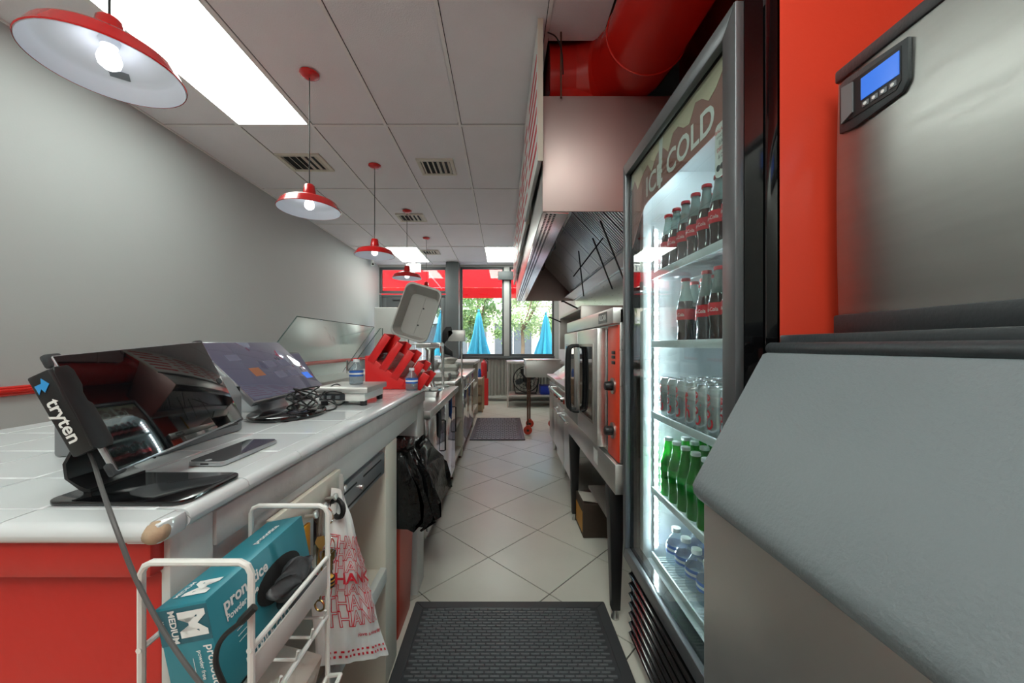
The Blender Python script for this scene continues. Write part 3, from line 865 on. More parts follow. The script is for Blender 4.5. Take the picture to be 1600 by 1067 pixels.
t = tag(MB().box(-.4165, -.408, .742, .778, .785, .866).build('orange_tag', 'amber', bevel=.002), 'orange tag hanging under the hook board next to the glove box', 'tag')

# ---------------------------------------------------------------- trash can with black bag
t = thing('trash_can', 'red trash can lined with a black plastic bag under the counter', 'trash can', (-.50, 1.64, 0))
def rrect(cx, cy, hx, hy, r, n=6):
    out = []
    for sx, sy, a0 in ((1, 1, 0), (-1, 1, PI/2), (-1, -1, PI), (1, -1, 1.5*PI)):
        for k in range(n+1):
            a = a0+PI/2*k/n
            out.append((cx+sx*(hx-r)+r*math.cos(a), cy+sy*(hy-r)+r*math.sin(a)))
    return out
def loft(rings, cap=True):
    n = len(rings[0]); vs = [p for r in rings for p in r]
    fs = [(i*n+k, i*n+(k+1) % n, (i+1)*n+(k+1) % n, (i+1)*n+k) for i in range(len(rings)-1) for k in range(n)]
    if cap: fs += [tuple(range(n-1, -1, -1)), tuple(range((len(rings)-1)*n, len(rings)*n))]
    return vs, fs
rings = [[(x, y, z) for x, y in rrect(-.527, 1.645, .105*s_, .145*s_, .03)] for z, s_ in ((0, .8), (.01, .82), (.70, 1.0))]
MB().add(*loft(rings)).build('can', 'red_can', t)
def bagring(z, s_, j, amp):
    out = []
    base = rrect(-.495, 1.635, .13*s_, .15*s_, .05, 16)
    n = len(base)
    for k, (x, y) in enumerate(base):
        q = 1+amp*(.8*math.sin(k*1.1+j*.5)+.6*math.sin(k*.45-j*.8)+.35*random.uniform(-1, 1))
        out.append((-.495+(x+.495)*q, 1.635+(y-1.635)*q, z+.012*math.sin(k*.8+j)))
    return out
rg = [bagring(.50, 1.18, 0, .10), bagring(.54, 1.28, 1, .10), bagring(.60, 1.25, 2, .09), bagring(.66, 1.18, 3, .08), bagring(.72, 1.10, 4, .07), bagring(.775, 1.0, 5, .06), bagring(.80, .90, 6, .06), bagring(.77, .82, 7, .06), bagring(.70, .75, 8, .05)]
# keep the bag clear of the posts: squeeze along y
rg = [[(max(-.62, x+.055*max(0, (x+.495)/.15)*(1 if .52 < z < .72 else .4)), max(1.475, min(1.812, y)), z) for x, y, z in r] for r in rg]
MB().add(*loft(rg, False)).build('bag', 'black_bag', t, recalc=False, angle=60)
# ================================================================ things on the tiled worktop
TOP = CZ+.0006
# tablet on its stand
TBL, TBR, TTL = Vector((-.522, .496, 1.068)), Vector((-.534, .755, 1.090)), Vector((-.593, .472, 1.227))
TM = frame(TBL, TBR-TBL, TTL-TBL); TW, TH = .26, .176
t = thing('tablet_stand', 'black tablet with glossy dark screen leaning on a black countertop stand', 'tablet', (-.55, .60, TOP))
MB(TM).box(0, TW, 0, TH, -.009, 0).build('tablet_body', 'silver', t, bevel=.004)
MB(TM).box(.003, TW-.003, .003, TH-.003, -.0005, .0012).build('screen', 'screen_dark', t, bevel=.0005)
MB(TM).cyl((TW-.012, TH*.5, .001), (TW-.012, TH*.5, .0018), .006, n=18).build('home_button', 'dark_plastic', t)
MB(TM).prism([(-.014, .045), (-.010, .150), (-.006, .158), (.010, .158), (.014, .150), (.014, .128), (.010, .118), (.010, .105), (.014, .100), (.014, .045), (.010, .038), (-.006, .038)], 'xy', .0015, .005).build('bracket_lip', 'black', t, bevel=.0012)
MB(TM).box(-.014, -.001, .040, .156, -.026, .0045).build('bracket', 'black', t, bevel=.003)
for c in ((-.003, -.003), (TW-.017, -.003), (-.003, TH-.017), (TW-.017, TH-.017)):
    MB(TM).prism([(c[0], c[1]), (c[0]+.02, c[1]), (c[0]+.02, c[1]+.02), (c[0], c[1]+.02)], 'xy', -.012, -.001).build('corner_guard', 'dark_plastic', t, bevel=.004)
text('tryten', .026, 'print_white', t, TM @ frame((-.0143, .088, -.018), (0, -1, 0), (0, 0, 1)), off=.02, sx=.95)
MB(TM @ frame((-.0145, .140, -.018), (0, -1, 0), (0, 0, 1))).prism([(-.008, .010), (.002, .016), (.010, .006), (.004, .004), (.010, -.002), (-.002, -.002), (-.002, .007)], 'xy', 0, .0006).build('logo', 'logo_blue', t)
# curved flat arm from the base to the back of the tablet
pth = [(-.585, TOP+.004), (-.59, TOP+.004), (-.60, TOP+.008), (-.622, TOP+.024), (-.625, TOP+.045), (-.612, TOP+.068), (-.592, TOP+.085)]
poly = pth+[(x+.005*(1 if z > TOP+.02 else 0), z+(.006 if z < TOP+.02 else .0)) for x, z in reversed(pth)]
MB().prism(poly, 'xz', .52, .60).build('arm', 'black', t)
MB().prism(rrect(-.520, .545, .095, .058, .02), 'xy', TOP, TOP+.006).build('base_plate', 'black_gloss', t, bevel=.0015)
MB(TM).box(.07, .15, .05, .11, -.030, -.009).build('mount', 'black', t, bevel=.004)
# charging cable hanging over the counter end
cb = [P(136, 700, .56), P(146, 722, .52), P(158, 760, .47), P(172, 800, .43), P(186, 838, .418), P(206, 890, .415), P(230, 940, .412), P(258, 990, .408), P(292, 1040, .404), P(330, 1090, .402), P(372, 1150, .40)]
def smooth(pts, k=6):
    out = []
    pts = [Vector(p) for p in pts]
    for i in range(len(pts)-1):
        p0 = pts[max(0, i-1)]; p1 = pts[i]; p2 = pts[i+1]; p3 = pts[min(len(pts)-1, i+2)]
        for s_ in range(k):
            u = s_/k
            out.append(.5*((2*p1)+(p2-p0)*u+(2*p0-5*p1+4*p2-p3)*u*u+(3*p1-p0-3*p2+p3)*u**3))
    out.append(pts[-1])
    return out
tag(MB().tube(smooth(cb), .0026, 8).build('charging_cable', 'cable_grey'), 'grey charging cable drooping from the tablet past the red end panel', 'cable')
bc = [P(352, 1075, .40), P(338, 1040, .402), P(340, 1012, .404), P(352, 992, .405), P(372, 975, .406), P(398, 948, .412)]
tag(MB().tube(smooth(bc), [.0028]*25+[.0045]*6, 8).build('power_lead', 'cable_black'), 'thick black lead curling against the glove box', 'cable')
# small puck and looped wire behind the tablet
t = thing('desk_grommet', 'small grey puck with a looped wire on the tiles behind the tablet stand', 'puck', P(130, 727, .70)*1)
c0 = Vector((-.735, .66, TOP))
t.location = c0; WO[t.name] = c0
MB().lathe([(.032, TOP), (.034, TOP+.006), (.026, TOP+.014), (.004, TOP+.016)], (c0.x, c0.y, 0), 24).build('puck', 'mid_plastic', t)
MB().tube(smooth([c0+Vector((0, 0, .014)), c0+Vector((-.02, 0, .05)), c0+Vector((-.01, .01, .085)), c0+Vector((.02, .02, .06)), c0+Vector((.05, .02, .02)), c0+Vector((.09, .02, .006))]), .0022, 8).build('wire', 'cable_black', t)

# receipt printer behind the tablet
t = thing('receipt_printer', 'grey receipt printer standing behind the tablet', 'printer', (-.75, .82, TOP))
MB().prism([(-.86, TOP), (-.66, TOP), (-.66, TOP+.09), (-.69, TOP+.135), (-.86, TOP+.145)], 'xz', .70, .93).build('case', 'mid_plastic', t, bevel=.006)
MB().box(-.8601+.03, -.72, .72, .91, TOP+.139, TOP+.148).build('cover', 'grey_plastic', t, bevel=.003)
MB().box(-.6605, -.658, .72, .91, TOP+.018, TOP+.022).build('seam', 'black', t)
MB().box(-.70, -.668, .9295, .9315, TOP+.08, TOP+.11).build('side_port', 'black', t)

# phone
M = frame((-.5585, .645, TOP), (.054, 0, 0), (-.014, .172, 0))
t = thing('smartphone', 'silver edged smartphone lying face up on the white tiles', 'phone', (-.54, .73, TOP))
MB(M).prism(rrect(.031, .083, .033, .080, .010), 'xy', 0, .008).build('body', 'silver', t, bevel=.002)
MB(M).prism(rrect(.031, .083, .031, .078, .009), 'xy', .0078, .0086).build('screen', 'screen_dark', t)
MB(M).box(.024, .038, .0022, .0035, .003, .0055).build('charge_port', 'black', t)
MB(M).cyl((.031, .012, .0086), (.031, .012, .0091), .005, n=16).build('home_button', 'silver', t)

# point of sale monitor
MBL, MBR, MTL = Vector((-.683, 1.008, 1.083)), Vector((-.676, 1.388, 1.087)), Vector((-.860, 1.033, 1.251))
PM = frame(MBL, MBR-MBL, MTL-MBL); PW, PH = .38, .245
t = thing('touch_monitor', 'silver edged touchscreen register monitor tilted on a black round foot', 'monitor', (-.72, 1.15, TOP))
MB(PM).box(0, PW, 0, PH, -.018, 0).build('case', 'silver', t, bevel=.006)
MB(PM).box(.006, PW-.006, .006, PH-.006, -.001, .0016).build('screen', 'screen_lit', t, bevel=.0006)
for (u, v, a, b_, m_) in ((.06, .16, .05, .025, 'screen_item'), (.10, .09, .045, .035, 'screen_orange'), (.19, .12, .05, .03, 'screen_item'), (.19, .07, .05, .03, 'screen_item'), (.26, .12, .05, .03, 'screen_item'), (.26, .07, .05, .03, 'screen_item'), (.325, .05, .04, .03, 'screen_blue')):
    MB(PM).box(u, u+a, v, v+b_, .0016, .0020).build('screen_icon', m_, t)
MB(PM).box(.165, .215, .010, .014, .0016, .0020).build('brand_mark', 'print_grey', t)
foot = [(-.66+.10*math.cos(a*2*PI/40), 1.13+.125*math.sin(a*2*PI/40)) for a in range(40)]
MB().prism(foot, 'xy', TOP, TOP+.014).build('foot', 'black_gloss', t, bevel=.005)
MB().prism([(-.79, TOP+.012), (-.72, TOP+.012), (-.745, TOP+.05), (-.795, TOP+.10), (-.83, TOP+.09)], 'xz', 1.10, 1.24).build('neck', 'silver', t, bevel=.005)
# second display beyond
t = thing('customer_display', 'small dark customer display behind the register monitor', 'monitor', (-.86, 1.44, TOP))
DM = frame(P(475, 600, 1.50), P(507, 603, 1.56)-P(475, 600, 1.50), Vector((-.12, -.02, .14)))
DM = frame((-.80, 1.40, 1.085), (0, 1, 0), (-.55, 0, .8))
MB(DM).box(0, .19, 0, .155, -.012, 0).build('case', 'dark_plastic', t, bevel=.004)
MB(DM).box(.008, .182, .008, .147, -.001, .0012).build('screen', 'screen_lit', t)
MB().cyl((-.84, 1.49, TOP), (-.85, 1.49, 1.11), .016, n=14).build('post', 'dark_plastic', t)
MB().lathe([(.06, TOP), (.06, TOP+.008), (.02, TOP+.014)], (-.84, 1.49, 0), 24).build('foot', 'dark_plastic', t)
# tangle of cables
def tangle(seed, c, r, n, rad, lab, m='cable_black'):
    rd = random.Random(seed)
    pts = []
    for k in range(n):
        a = k*1.25+rd.uniform(-.3, .3)
        q = r*rd.uniform(.55, 1.05)
        pts.append(Vector((c[0]+q*math.cos(a)*.75, c[1]+q*math.sin(a)*1.15, max(TOP+rad+.001, c[2]+.030*(1+math.sin(k*.9))+rd.uniform(-.008, .012)))))
    tag(MB().tube(smooth(pts, 7), rad, 6).build('cable_bundle', m), lab, 'cable')
tangle(3, (-.615, 1.135, TOP+.016), .055, 26, .0024, 'tangle of black cables under the register monitor')
tangle(5, (-.60, 1.30, TOP), .050, 12, .0022, 'loose loop of black cable beside the scale')
ext = [(-.585, 1.10, TOP+.02), (-.57, 1.18, TOP+.004), (-.565, 1.24, TOP+.004), (-.59, 1.28, TOP+.02), (-.62, 1.30, TOP+.03)]
tag(MB().tube(smooth(ext), .003, 8).build('scale_cable', 'cable_black'), 'black cable running from the tangle to the back of the scale', 'cable')
tag(MB().box(-.66, -.63, 1.22, 1.27, TOP, TOP+.012).build('cable_adapter', 'black', bevel=.003), 'small black adapter lying among the cables', 'adapter')

# scale
t = thing('counter_scale', 'white and steel weighing scale on black feet', 'scale', (-.59, 1.40, TOP))
MB().box(-.655, -.49, 1.30, 1.50, TOP+.016, TOP+.045).build('body', 'white_plastic', t, bevel=.004)
MB().box(-.665, -.478, 1.292, 1.51, TOP+.045, TOP+.066).build('weighing_plate', 'steel_soft', t, bevel=.004)
for x in (-.64, -.50):
    for y in (1.315, 1.485):
        MB().cyl((x, y, TOP), (x, y, TOP+.017), .012, n=14).build('foot', 'black', t)
MB().box(-.65, -.56, 1.297, 1.3, TOP+.02, TOP+.042).build('port_panel', 'dark_plastic', t)
for x in (-.645, -.62, -.59):
    MB().box(x, x+.014, 1.290, 1.297, TOP+.026, TOP+.037).build('port', 'silver', t)

def water(x, y, z, h, lab, nm='water_bottle', grp=None):
    t = thing(nm, lab, 'bottle', (x, y, z), grp)
    s_ = h
    MB().lathe([(.001, z), (.24*s_, z), (.27*s_, z+.04*s_), (.27*s_, z+.30*s_), (.25*s_, z+.33*s_), (.27*s_, z+.36*s_), (.27*s_, z+.55*s_), (.22*s_, z+.68*s_), (.12*s_, z+.82*s_), (.10*s_, z+.90*s_)], (x, y, 0), 20).build('body', 'clear_bottle', t)
    MB().lathe([(.274*s_, z+.33*s_), (.274*s_, z+.55*s_)], (x, y, 0), 20, cap=False).build('label', 'print_blue', t, recalc=False)
    MB().lathe([(.276*s_, z+.40*s_), (.276*s_, z+.47*s_)], (x, y, 0), 20, cap=False).build('label_stripe', 'print_white', t, recalc=False)
    MB().cyl((x, y, z+.89*s_), (x, y, z+1.0*s_), .125*s_, n=16).build('cap', 'cap_white', t)
    return t
water(-.562, 1.405, TOP+.066, .095, 'small clear water bottle standing on the scale plate')
water(-.436, 1.752, TOP, .107, 'small clear water bottle beside the red lid rack')

# red slanted lid rack
t = thing('lid_rack', 'red plastic rack of slanted channels for lids and cups', 'rack', (-.54, 1.87, TOP))
MB().prism([(-.675, TOP), (-.43, TOP), (-.43, TOP+.012), (-.50, TOP+.052), (-.58, TOP+.105), (-.64, TOP+.16), (-.675, TOP+.165)], 'xz', 1.79, 1.96).build('base', 'red_plastic', t, bevel=.004)
CHN = [(-.655, .150, .145), (-.60, .105, .155), (-.545, .062, .155), (-.488, .020, .14), (-.432, .012, .085)]
for k, (x, z, L) in enumerate(CHN):
    M = Matrix.Translation((x, 0, TOP+z)) @ Matrix.Rotation(math.radians(33), 4, 'Y')
    m = MB(M)
    # open channel: floor, two cheeks
    MB(M).box(-.004, 0, 1.785, 1.965, -.004, L).build('channel_floor', 'red_plastic', t, bevel=.0015)
    for ya, yb in ((1.785, 1.795), (1.955, 1.965)):
        MB(M).box(0, .034, ya, yb, 0 if k else -.01, L).build('channel_side', 'red_plastic', t, bevel=.002)
def stack(M, n, r, dz, m, lab, nm, cat, cup=False):
    mb = MB(M)
    for k in range(n):
        mb.lathe([(r*.8, k*dz), (r, k*dz+dz*.25), (r, k*dz+dz*.6), (r*.85, k*dz+dz*.8)], (0, 0, 0), 20)
    o = mb.build(nm, m)
    tag(o, lab, cat)
    o['kind'] = 'stuff'
for k, lab, mm in ((0, 'stack of clear plastic lids in the top channel of the red rack', 'clear_bottle'), (1, 'stack of white and black lids in the second channel of the red rack', 'white_plastic'),
              (2, 'stack of white lids in the middle channel of the red rack', 'white_plastic'), (3, 'stack of pale lids in the fourth channel of the red rack', 'white_plastic')):
    x, z, L = CHN[k]
    M = Matrix.Translation((x, 1.875, TOP+z)) @ Matrix.Rotation(math.radians(33), 4, 'Y') @ Matrix.Translation((.018, 0, .004))
    if k == 0: n = 7
    else: n = 14
    mb = MB(M)
    for q in range(n):
        mb.prism(rrect(0, 0, .0165, .072, .016, 4), 'xy', q*.0065, q*.0065+.0035)
        mb.prism(rrect(0, 0, .012, .06, .012, 4), 'xy', q*.0065+.0035, q*.0065+.0065)
    o = tag(mb.build('lid_stack', mm), lab, 'lids')

# ---------------------------------------------------------------- glass sneeze guard
t = thing('sneeze_guard', 'tilted clear glass sneeze guard behind the register', 'glass guard', (-1.15, 2.3, 1.03))
a, b_, c_, d_ = Vector((-1.28, 1.80, 1.032)), Vector((-1.28, 2.93, 1.032)), Vector((-.985, 2.80, 1.382)), Vector((-1.0, 1.78, 1.382))
n_ = (b_-a).cross(d_-a).normalized()*.006
mb = MB().add([a, b_, c_, d_, a+n_, b_+n_, c_+n_, d_+n_], [(0, 3, 2, 1), (4, 5, 6, 7), (0, 1, 5, 4), (1, 2, 6, 5), (2, 3, 7, 6), (3, 0, 4, 7)])
mb.build('front_glass', 'glass', t)
mat('glass_edge', '#4a5f5a', .2, var=.05)
MB().tube([a, d_, c_, b_], .0028, 6).build('glass_edge', 'glass_edge', t)
MB().prism([(-1.25, 1.032), (-.97, 1.032), (-.965, 1.38), (-1.0, 1.38)], 'xz', 2.945, 2.951).build('side_glass', 'glass', t)
MB().tube([(-1.25, 2.948, 1.032), (-.985, 2.948, 1.38), (-.968, 2.948, 1.38), (-.972, 2.948, 1.032)], .003, 6).build('glass_edge', 'glass_edge', t)
for p in ((-1.19, 1.95, 1.026), (-1.19, 2.80, 1.026)):
    MB().tube([(p[0], p[1], 1.0285), (p[0], p[1], 1.128)], .008, 8).build('support_post', 'chrome', t)

# ================================================================ steel prep table and things on it
def casters(t, pts, r=.04, top=.10, m='black'):
    for x, y in pts:
        o = MB().box(x-.012, x+.012, y-.03, y+.03, r*1.2, top).build('caster_fork', 'steel_soft', t, bevel=.003)
        MB().cyl((x-.011, y, r+.001), (x+.011, y, r+.001), r, n=20).build('wheel', m, o, bevel=.004)
BZ = 1.026
t = thing('prep_table', 'stainless steel prep fridge with mirror-like doors next to the tiled counter', 'prep table', (-.86, 2.75, 0))
MB().box(-1.27, -.455, 2.16, 3.36, .10, .82).build('cabinet', 'steel_mirror', t, bevel=.004)
MB().box(-1.29, -.41, 2.08, 3.38, .82, .87).build('top', 'steel', t, bevel=.006)
MB().box(-1.29, -1.05, 2.0, 3.38, .872, 1.026).build('rear_ledge', 'steel_soft', t, bevel=.006)
for y0, y1 in ((2.18, 2.76), (2.77, 3.345)):
    d_ = MB().box(-.455, -.437, y0, y1, .13, .80).build('door', 'steel_mirror', t, bevel=.005)
    MB().tube([(-.437, y1-.09, .70), (-.42, y1-.09, .695), (-.42, y1-.09, .48), (-.437, y1-.09, .475)], .006, 8).build('handle', 'black', d_)
casters(t, ((-.50, 2.22), (-.50, 3.30), (-1.2, 2.22), (-1.2, 3.30)))
tag(MB().grid(lambda u, v: (-.428-.006*math.sin(u*14), 2.42+.12*u+.02*v, .815-.17*v-.03*math.sin(u*5)), 14, 8).build('hanging_rag', 'print_grey', thick=.003, recalc=False), 'grey rag hung over the prep fridge door near the tiled counter', 'rag')
tag(MB().grid(lambda u, v: (-.428-.005*math.sin(u*12), 2.98+.07*u+.01*v, .80-.14*v-.02*math.sin(u*5)), 10, 8).build('hanging_cloth', 'print_blue', thick=.003, recalc=False), 'blue cloth hung on the prep fridge door handle', 'cloth')
# foil tray
t = thing('foil_tray', 'shiny foil tray of wrapped items on the steel prep table', 'tray', (-.52, 2.72, .871))
rings = [[(x, y, z) for x, y in rrect(-.52, 2.70, .07*s_, .10*s_, .02)] for z, s_ in ((.8715, .8), (.915, 1.0), (.917, 1.06), (.913, 1.06))]
MB().add(*loft(rings)).build('tray', 'chrome', t)
for k in range(6):
    MB(Matrix.Translation((-.55+.03*(k % 3), 2.64+.055*(k//3)+.02*(k % 2), .922)) @ Matrix.Rotation(k*.8, 4, 'Z')).box(-.02, .02, -.025, .025, -.006, .010).build('packet', 'silver' if k % 2 else 'white_plastic', t, bevel=.005)
# dispenser with the tilted tub
t = thing('juice_dispenser', 'stainless drink dispenser column on the prep table', 'dispenser', (-.62, 3.0, .871))
MB().lathe([(.10, .871), (.10, .885), (.05, .90), (.035, .95), (.035, 1.20), (.05, 1.22)], (-.60, 3.02, 0), 24).build('column', 'chrome', t)
MB().box(-.70, -.50, 2.94, 3.10, 1.22, 1.265).build('head', 'steel', t, bevel=.008)
MB().lathe([(.085, 1.266), (.10, 1.28), (.10, 1.52), (.08, 1.56), (.02, 1.565)], (-.60, 3.02, 0), 28).build('jar', 'clear_bottle', t)
MB().tube([(-.52, 2.95, 1.24), (-.50, 2.93, 1.23), (-.495, 2.925, 1.18)], .009, 8).build('tap', 'chrome', t)
ctr = P(652, 489, 2.72)
M = Matrix.Translation(ctr) @ Matrix.Rotation(math.radians(17), 4, 'Y') @ Matrix.Rotation(math.radians(-8), 4, 'X') @ Matrix.Rotation(PI/2, 4, 'X')
# local x: width, y: height, z: towards the viewer
t = thing('plastic_tub', 'grey translucent plastic tub tipped on its side atop the dispenser', 'tub', (ctr.x, 2.80, 1.266))
def tubring(z, s_): return [(x, y, z) for x, y in rrect(0, 0, .130*s_, .195*s_, .05*s_, 7)]
mb = MB(M).add(*loft([tubring(.035, 1.06), tubring(.030, 1.08), tubring(.026, 1.03), tubring(-.09, .90), tubring(-.10, .84), tubring(-.094, .82), tubring(.02, .99), tubring(.035, 1.0), tubring(.035, 1.06)], False))
mb.add(*loft([tubring(-.094, .825), tubring(-.0999, .85)]))
mb.build('shell', 'frost_plastic', t, recalc=False)
TZ = min(p.z for p in mb.v)
tlow = min(mb.v, key=lambda p: p.z)
tag(MB().box(tlow.x-.09, tlow.x+.09, tlow.y-.06, 2.935, TZ-.0135, TZ-.0005).build('drip_tray', 'steel', bevel=.004), 'flat steel tray jutting from the dispenser under the grey tub', 'tray')
MB(M).prism([(-.003, -.16), (.003, -.16), (.003, .16), (-.003, .16)], 'xy', -.095, -.088).build('rib', 'frost_plastic', t)
for y in (-.075, .06):
    MB(M).cyl((.012, y, -.095), (.012, y, -.086), .006, n=12).build('screw', 'dark_plastic', t)
# folding black display
t = thing('folding_display', 'black hinged display on a steel post, opened like an arrow', 'display', (-.52, 3.28, .871))
h = P(692, 538, 3.30)
for pl_, yy in (([(691, 521), (697.5, 511), (706, 510.5), (708.5, 521), (693, 539)], 3.27), ([(693, 538), (689, 542), (688, 551), (707.5, 557), (707, 549)], 3.30)):
    MB().prism([(P(a_, b_, 3.3).x, P(a_, b_, 3.3).z) for a_, b_ in pl_], 'xz', yy, yy+.022).build('screen_half', 'black', t, bevel=.003)
MB().cyl((h.x, 3.30, .871), (h.x, 3.30, h.z), .012, n=12).build('post', 'steel', t)
MB().lathe([(.06, .871), (.06, .88), (.015, .89)], (h.x, 3.30, 0), 20).build('foot', 'steel', t)
MB().box(h.x+.05, h.x+.20, 3.27, 3.33, P(0, 533, 3.3).z, P(0, 516, 3.3).z).build('head_unit', 'steel_soft', t, bevel=.004)
MB().cyl((h.x+.17, 3.30, .89), (h.x+.17, 3.30, P(0, 533, 3.3).z), .006, n=10).build('brace', 'steel', t)

# open white shelf cabinet
t = thing('open_shelf_cabinet', 'cream painted open shelf cabinet between two steel units', 'cabinet', (-.8, 3.75, 0))
MB().box(-1.2, -.45, 3.40, 3.44, .02, .88).build('side', 'cream_paint', t, bevel=.004)
MB().box(-1.2, -.45, 4.05, 4.09, .02, .88).build('side', 'cream_paint', t, bevel=.004)
MB().box(-1.2, -.44, 3.39, 4.10, .88, .91).build('top', 'steel', t, bevel=.005)
for z in (.10, .42): MB().box(-1.2, -.46, 3.44, 4.05, z, z+.03).build('shelf', 'cream_paint', t, bevel=.003)
MB().box(-1.2, -1.18, 3.44, 4.05, .02, .88).build('back', 'cream_paint', t)
for (x, y) in ((-.48, 3.42), (-.48, 4.07), (-1.17, 3.42), (-1.17, 4.07)):
    MB().cyl((x, y, 0), (x, y, .021), .016, n=10).build('foot', 'rusty', t)
# foam boxes on top
for k, (x, y, z, lab) in enumerate(((-.60, 3.52, .911, 'white foam takeout box at the near end of the shelf cabinet top'), (-.56, 3.82, .911, 'white foam takeout box lowest in the pair on the shelf cabinet'), (-.56, 3.82, .982, 'white foam takeout box on top of another on the shelf cabinet'))):
    t = thing('takeout_box', lab, 'box', (x, y, z), 'foam takeout boxes')
    rings = [[(a, b_, zz) for a, b_ in rrect(x, y, .095*s_, .10*s_, .015, 3)] for zz, s_ in ((z, .88), (z+.034, 1.0))]
    MB().add(*loft(rings)).build('bottom', 'foam', t)
    rings = [[(a, b_, zz) for a, b_ in rrect(x, y, .095*s_, .10*s_, .015, 3)] for zz, s_ in ((z+.036, 1.02), (z+.040, 1.02), (z+.068, .88))]
    MB().add(*loft(rings)).build('lid', 'foam', t)
t = thing('paper_bowl_stack', 'pale paper bowl resting on the stacked foam boxes', 'bowl', (-.56, 3.82, 1.051))
MB().lathe([(.05, 1.051), (.085, 1.10), (.088, 1.10), (.05, 1.056)], (-.56, 3.82, 0), 24, cap=True).build('bowl', 'foam', t)
MB().lathe([(.086, 1.101), (.08, 1.112), (.01, 1.118)], (-.56, 3.82, 0), 24).build('lid', 'foam', t)

# second steel unit, far cream shelf
t = thing('steel_refrigerator_table', 'low mirror-bright steel fridge table beside the rear floor mat', 'prep table', (-.85, 4.8, 0))
MB().box(-1.27, -.46, 4.13, 5.50, .08, .86).build('cabinet', 'steel_mirror', t, bevel=.004)
MB().box(-1.29, -.42, 4.11, 5.52, .86, .90).build('top', 'steel', t, bevel=.006)
MB().box(-1.29, -.98, 4.11, 5.52, .902, 1.03).build('rear_ledge', 'white_paint', t, bevel=.006)
for y0, y1 in ((4.15, 4.81), (4.82, 5.48)):
    d_ = MB().box(-.46, -.445, y0, y1, .12, .84).build('door', 'steel_mirror', t, bevel=.005)
    MB().tube([(-.445, y0+.05, .74), (-.425, y0+.05, .74), (-.425, y1-.05, .74), (-.445, y1-.05, .74)], .006, 8).build('handle', 'steel', d_)
casters(t, ((-.5, 4.2), (-.5, 5.43), (-1.2, 4.2), (-1.2, 5.43)), .03, .08)
tag(MB().grid(lambda u, v: (-.418+.004*math.sin(u*12), 4.45+.16*u, .74-.10*v-.03*math.sin(u*6)), 12, 6).build('dish_towel', 'print_blue', thick=.003, recalc=False), 'dark blue towel over the handle of the far steel fridge table', 'towel')
t = thing('wooden_shelf_unit', 'cream wooden shelf unit at the far end of the steel units', 'shelf', (-.8, 6.1, 0))
for y in (5.56, 6.70): MB().box(-1.2, -.46, y, y+.04, 0, .95).build('side', 'cream_paint', t, bevel=.004)
MB().box(-1.22, -.43, 5.54, 6.76, .95, .99).build('top', 'white_paint', t, bevel=.005)
for z in (.15, .55): MB().box(-1.2, -.47, 5.60, 6.70, z, z+.03).build('shelf', 'cream_paint', t)
t = thing('wooden_crate', 'pale wooden crate standing on end by the corrugated sheet', 'crate', (-.42, 7.0, 0))
for z in (.02, .18, .34, .50): MB().box(-.56, -.40, 6.82, 7.25, z, z+.12).build('slat', 'wood', t, bevel=.004)
for y in (6.83, 7.22): MB().box(-.395, -.37, y-.02, y+.02, 0, .64).build('post', 'wood', t, bevel=.003)
tag(MB().lathe([(.03, .641), (.035, .65), (.035, .74), (.02, .78), (.02, .80)], (-.45, 7.0, 0), 16).build('spray_bottle', 'print_blue'), 'blue bottle standing on the wooden crate', 'bottle')
# fire extinguisher
x, y = P(757, 0, 7.9).x, 7.7
t = thing('fire_extinguisher', 'red fire extinguisher beside the corrugated sheet', 'extinguisher', (x, y, .55))
MB().lathe([(.01, .552), (.06, .555), (.065, .57), (.065, .85), (.05, .90), (.025, .92), (.02, .95)], (x, y, 0), 20).build('cylinder', 'extinguisher', t)
MB().box(x-.01, x+.09, y-.01, y+.01, .95, .98).build('lever', 'black', t, bevel=.003)
MB().tube([(x+.02, y-.02, .95), (x+.08, y-.05, .90), (x+.075, y-.05, .70)], .009, 8).build('hose', 'black', t)
tag(MB().box(x-.09, x+.09, y-.09, y+.09, 0, .55).build('red_box', 'red_plastic', bevel=.01), 'red box under the fire extinguisher', 'box')
# white cabinet by the door
t = thing('white_freezer', 'tall white cabinet standing by the entrance door', 'cabinet', (-2.25, 7.5, 0))
MB().box(-2.55, -1.93, 7.25, 7.85, .05, 2.0).build('case', 'white_plastic', t, bevel=.02)
MB().box(-1.93, -1.895, 7.26, 7.84, .10, 1.97).build('door', 'white_plastic', t, bevel=.01)
MB().box(-1.895, -1.875, 7.30, 7.33, .9, 1.4).build('handle', 'grey_frame', t, bevel=.004)
for p in ((-2.5, 7.3), (-2.0, 7.3), (-2.5, 7.8), (-2.0, 7.8)): MB().cyl((p[0], p[1], 0), (p[0], p[1], .051), .02, n=10).build('foot', 'black', t)
# ================================================================ ice machine
t = thing('ice_machine', 'stainless ice maker head with a blue display sitting on the bin', 'ice machine', (.95, .37, 1.262))
IY0, IY1 = -.02, .75
def bulge(u, v):
    # brushed front, very slightly crowned
    return (.686-.004*math.sin(PI*v)-.002*math.sin(PI*u), IY0+(IY1-IY0)*u, 1.30+.475*v)
MB().box(.69, 1.22, IY0, IY1, 1.262, 1.79).build('case', 'steel', t, bevel=.004)
MB().grid(bulge, 10, 16).build('front_panel', 'steel_ice', t, recalc=False, thick=.003)
MB().box(.680, .72, IY0-.002, IY1+.003, 1.775, 1.80).build('top_trim', 'dark_plastic', t, bevel=.004)
MB().box(.676, .72, IY0-.002, IY1+.002, 1.262, 1.302).build('bottom_trim', 'dark_plastic', t, bevel=.004)
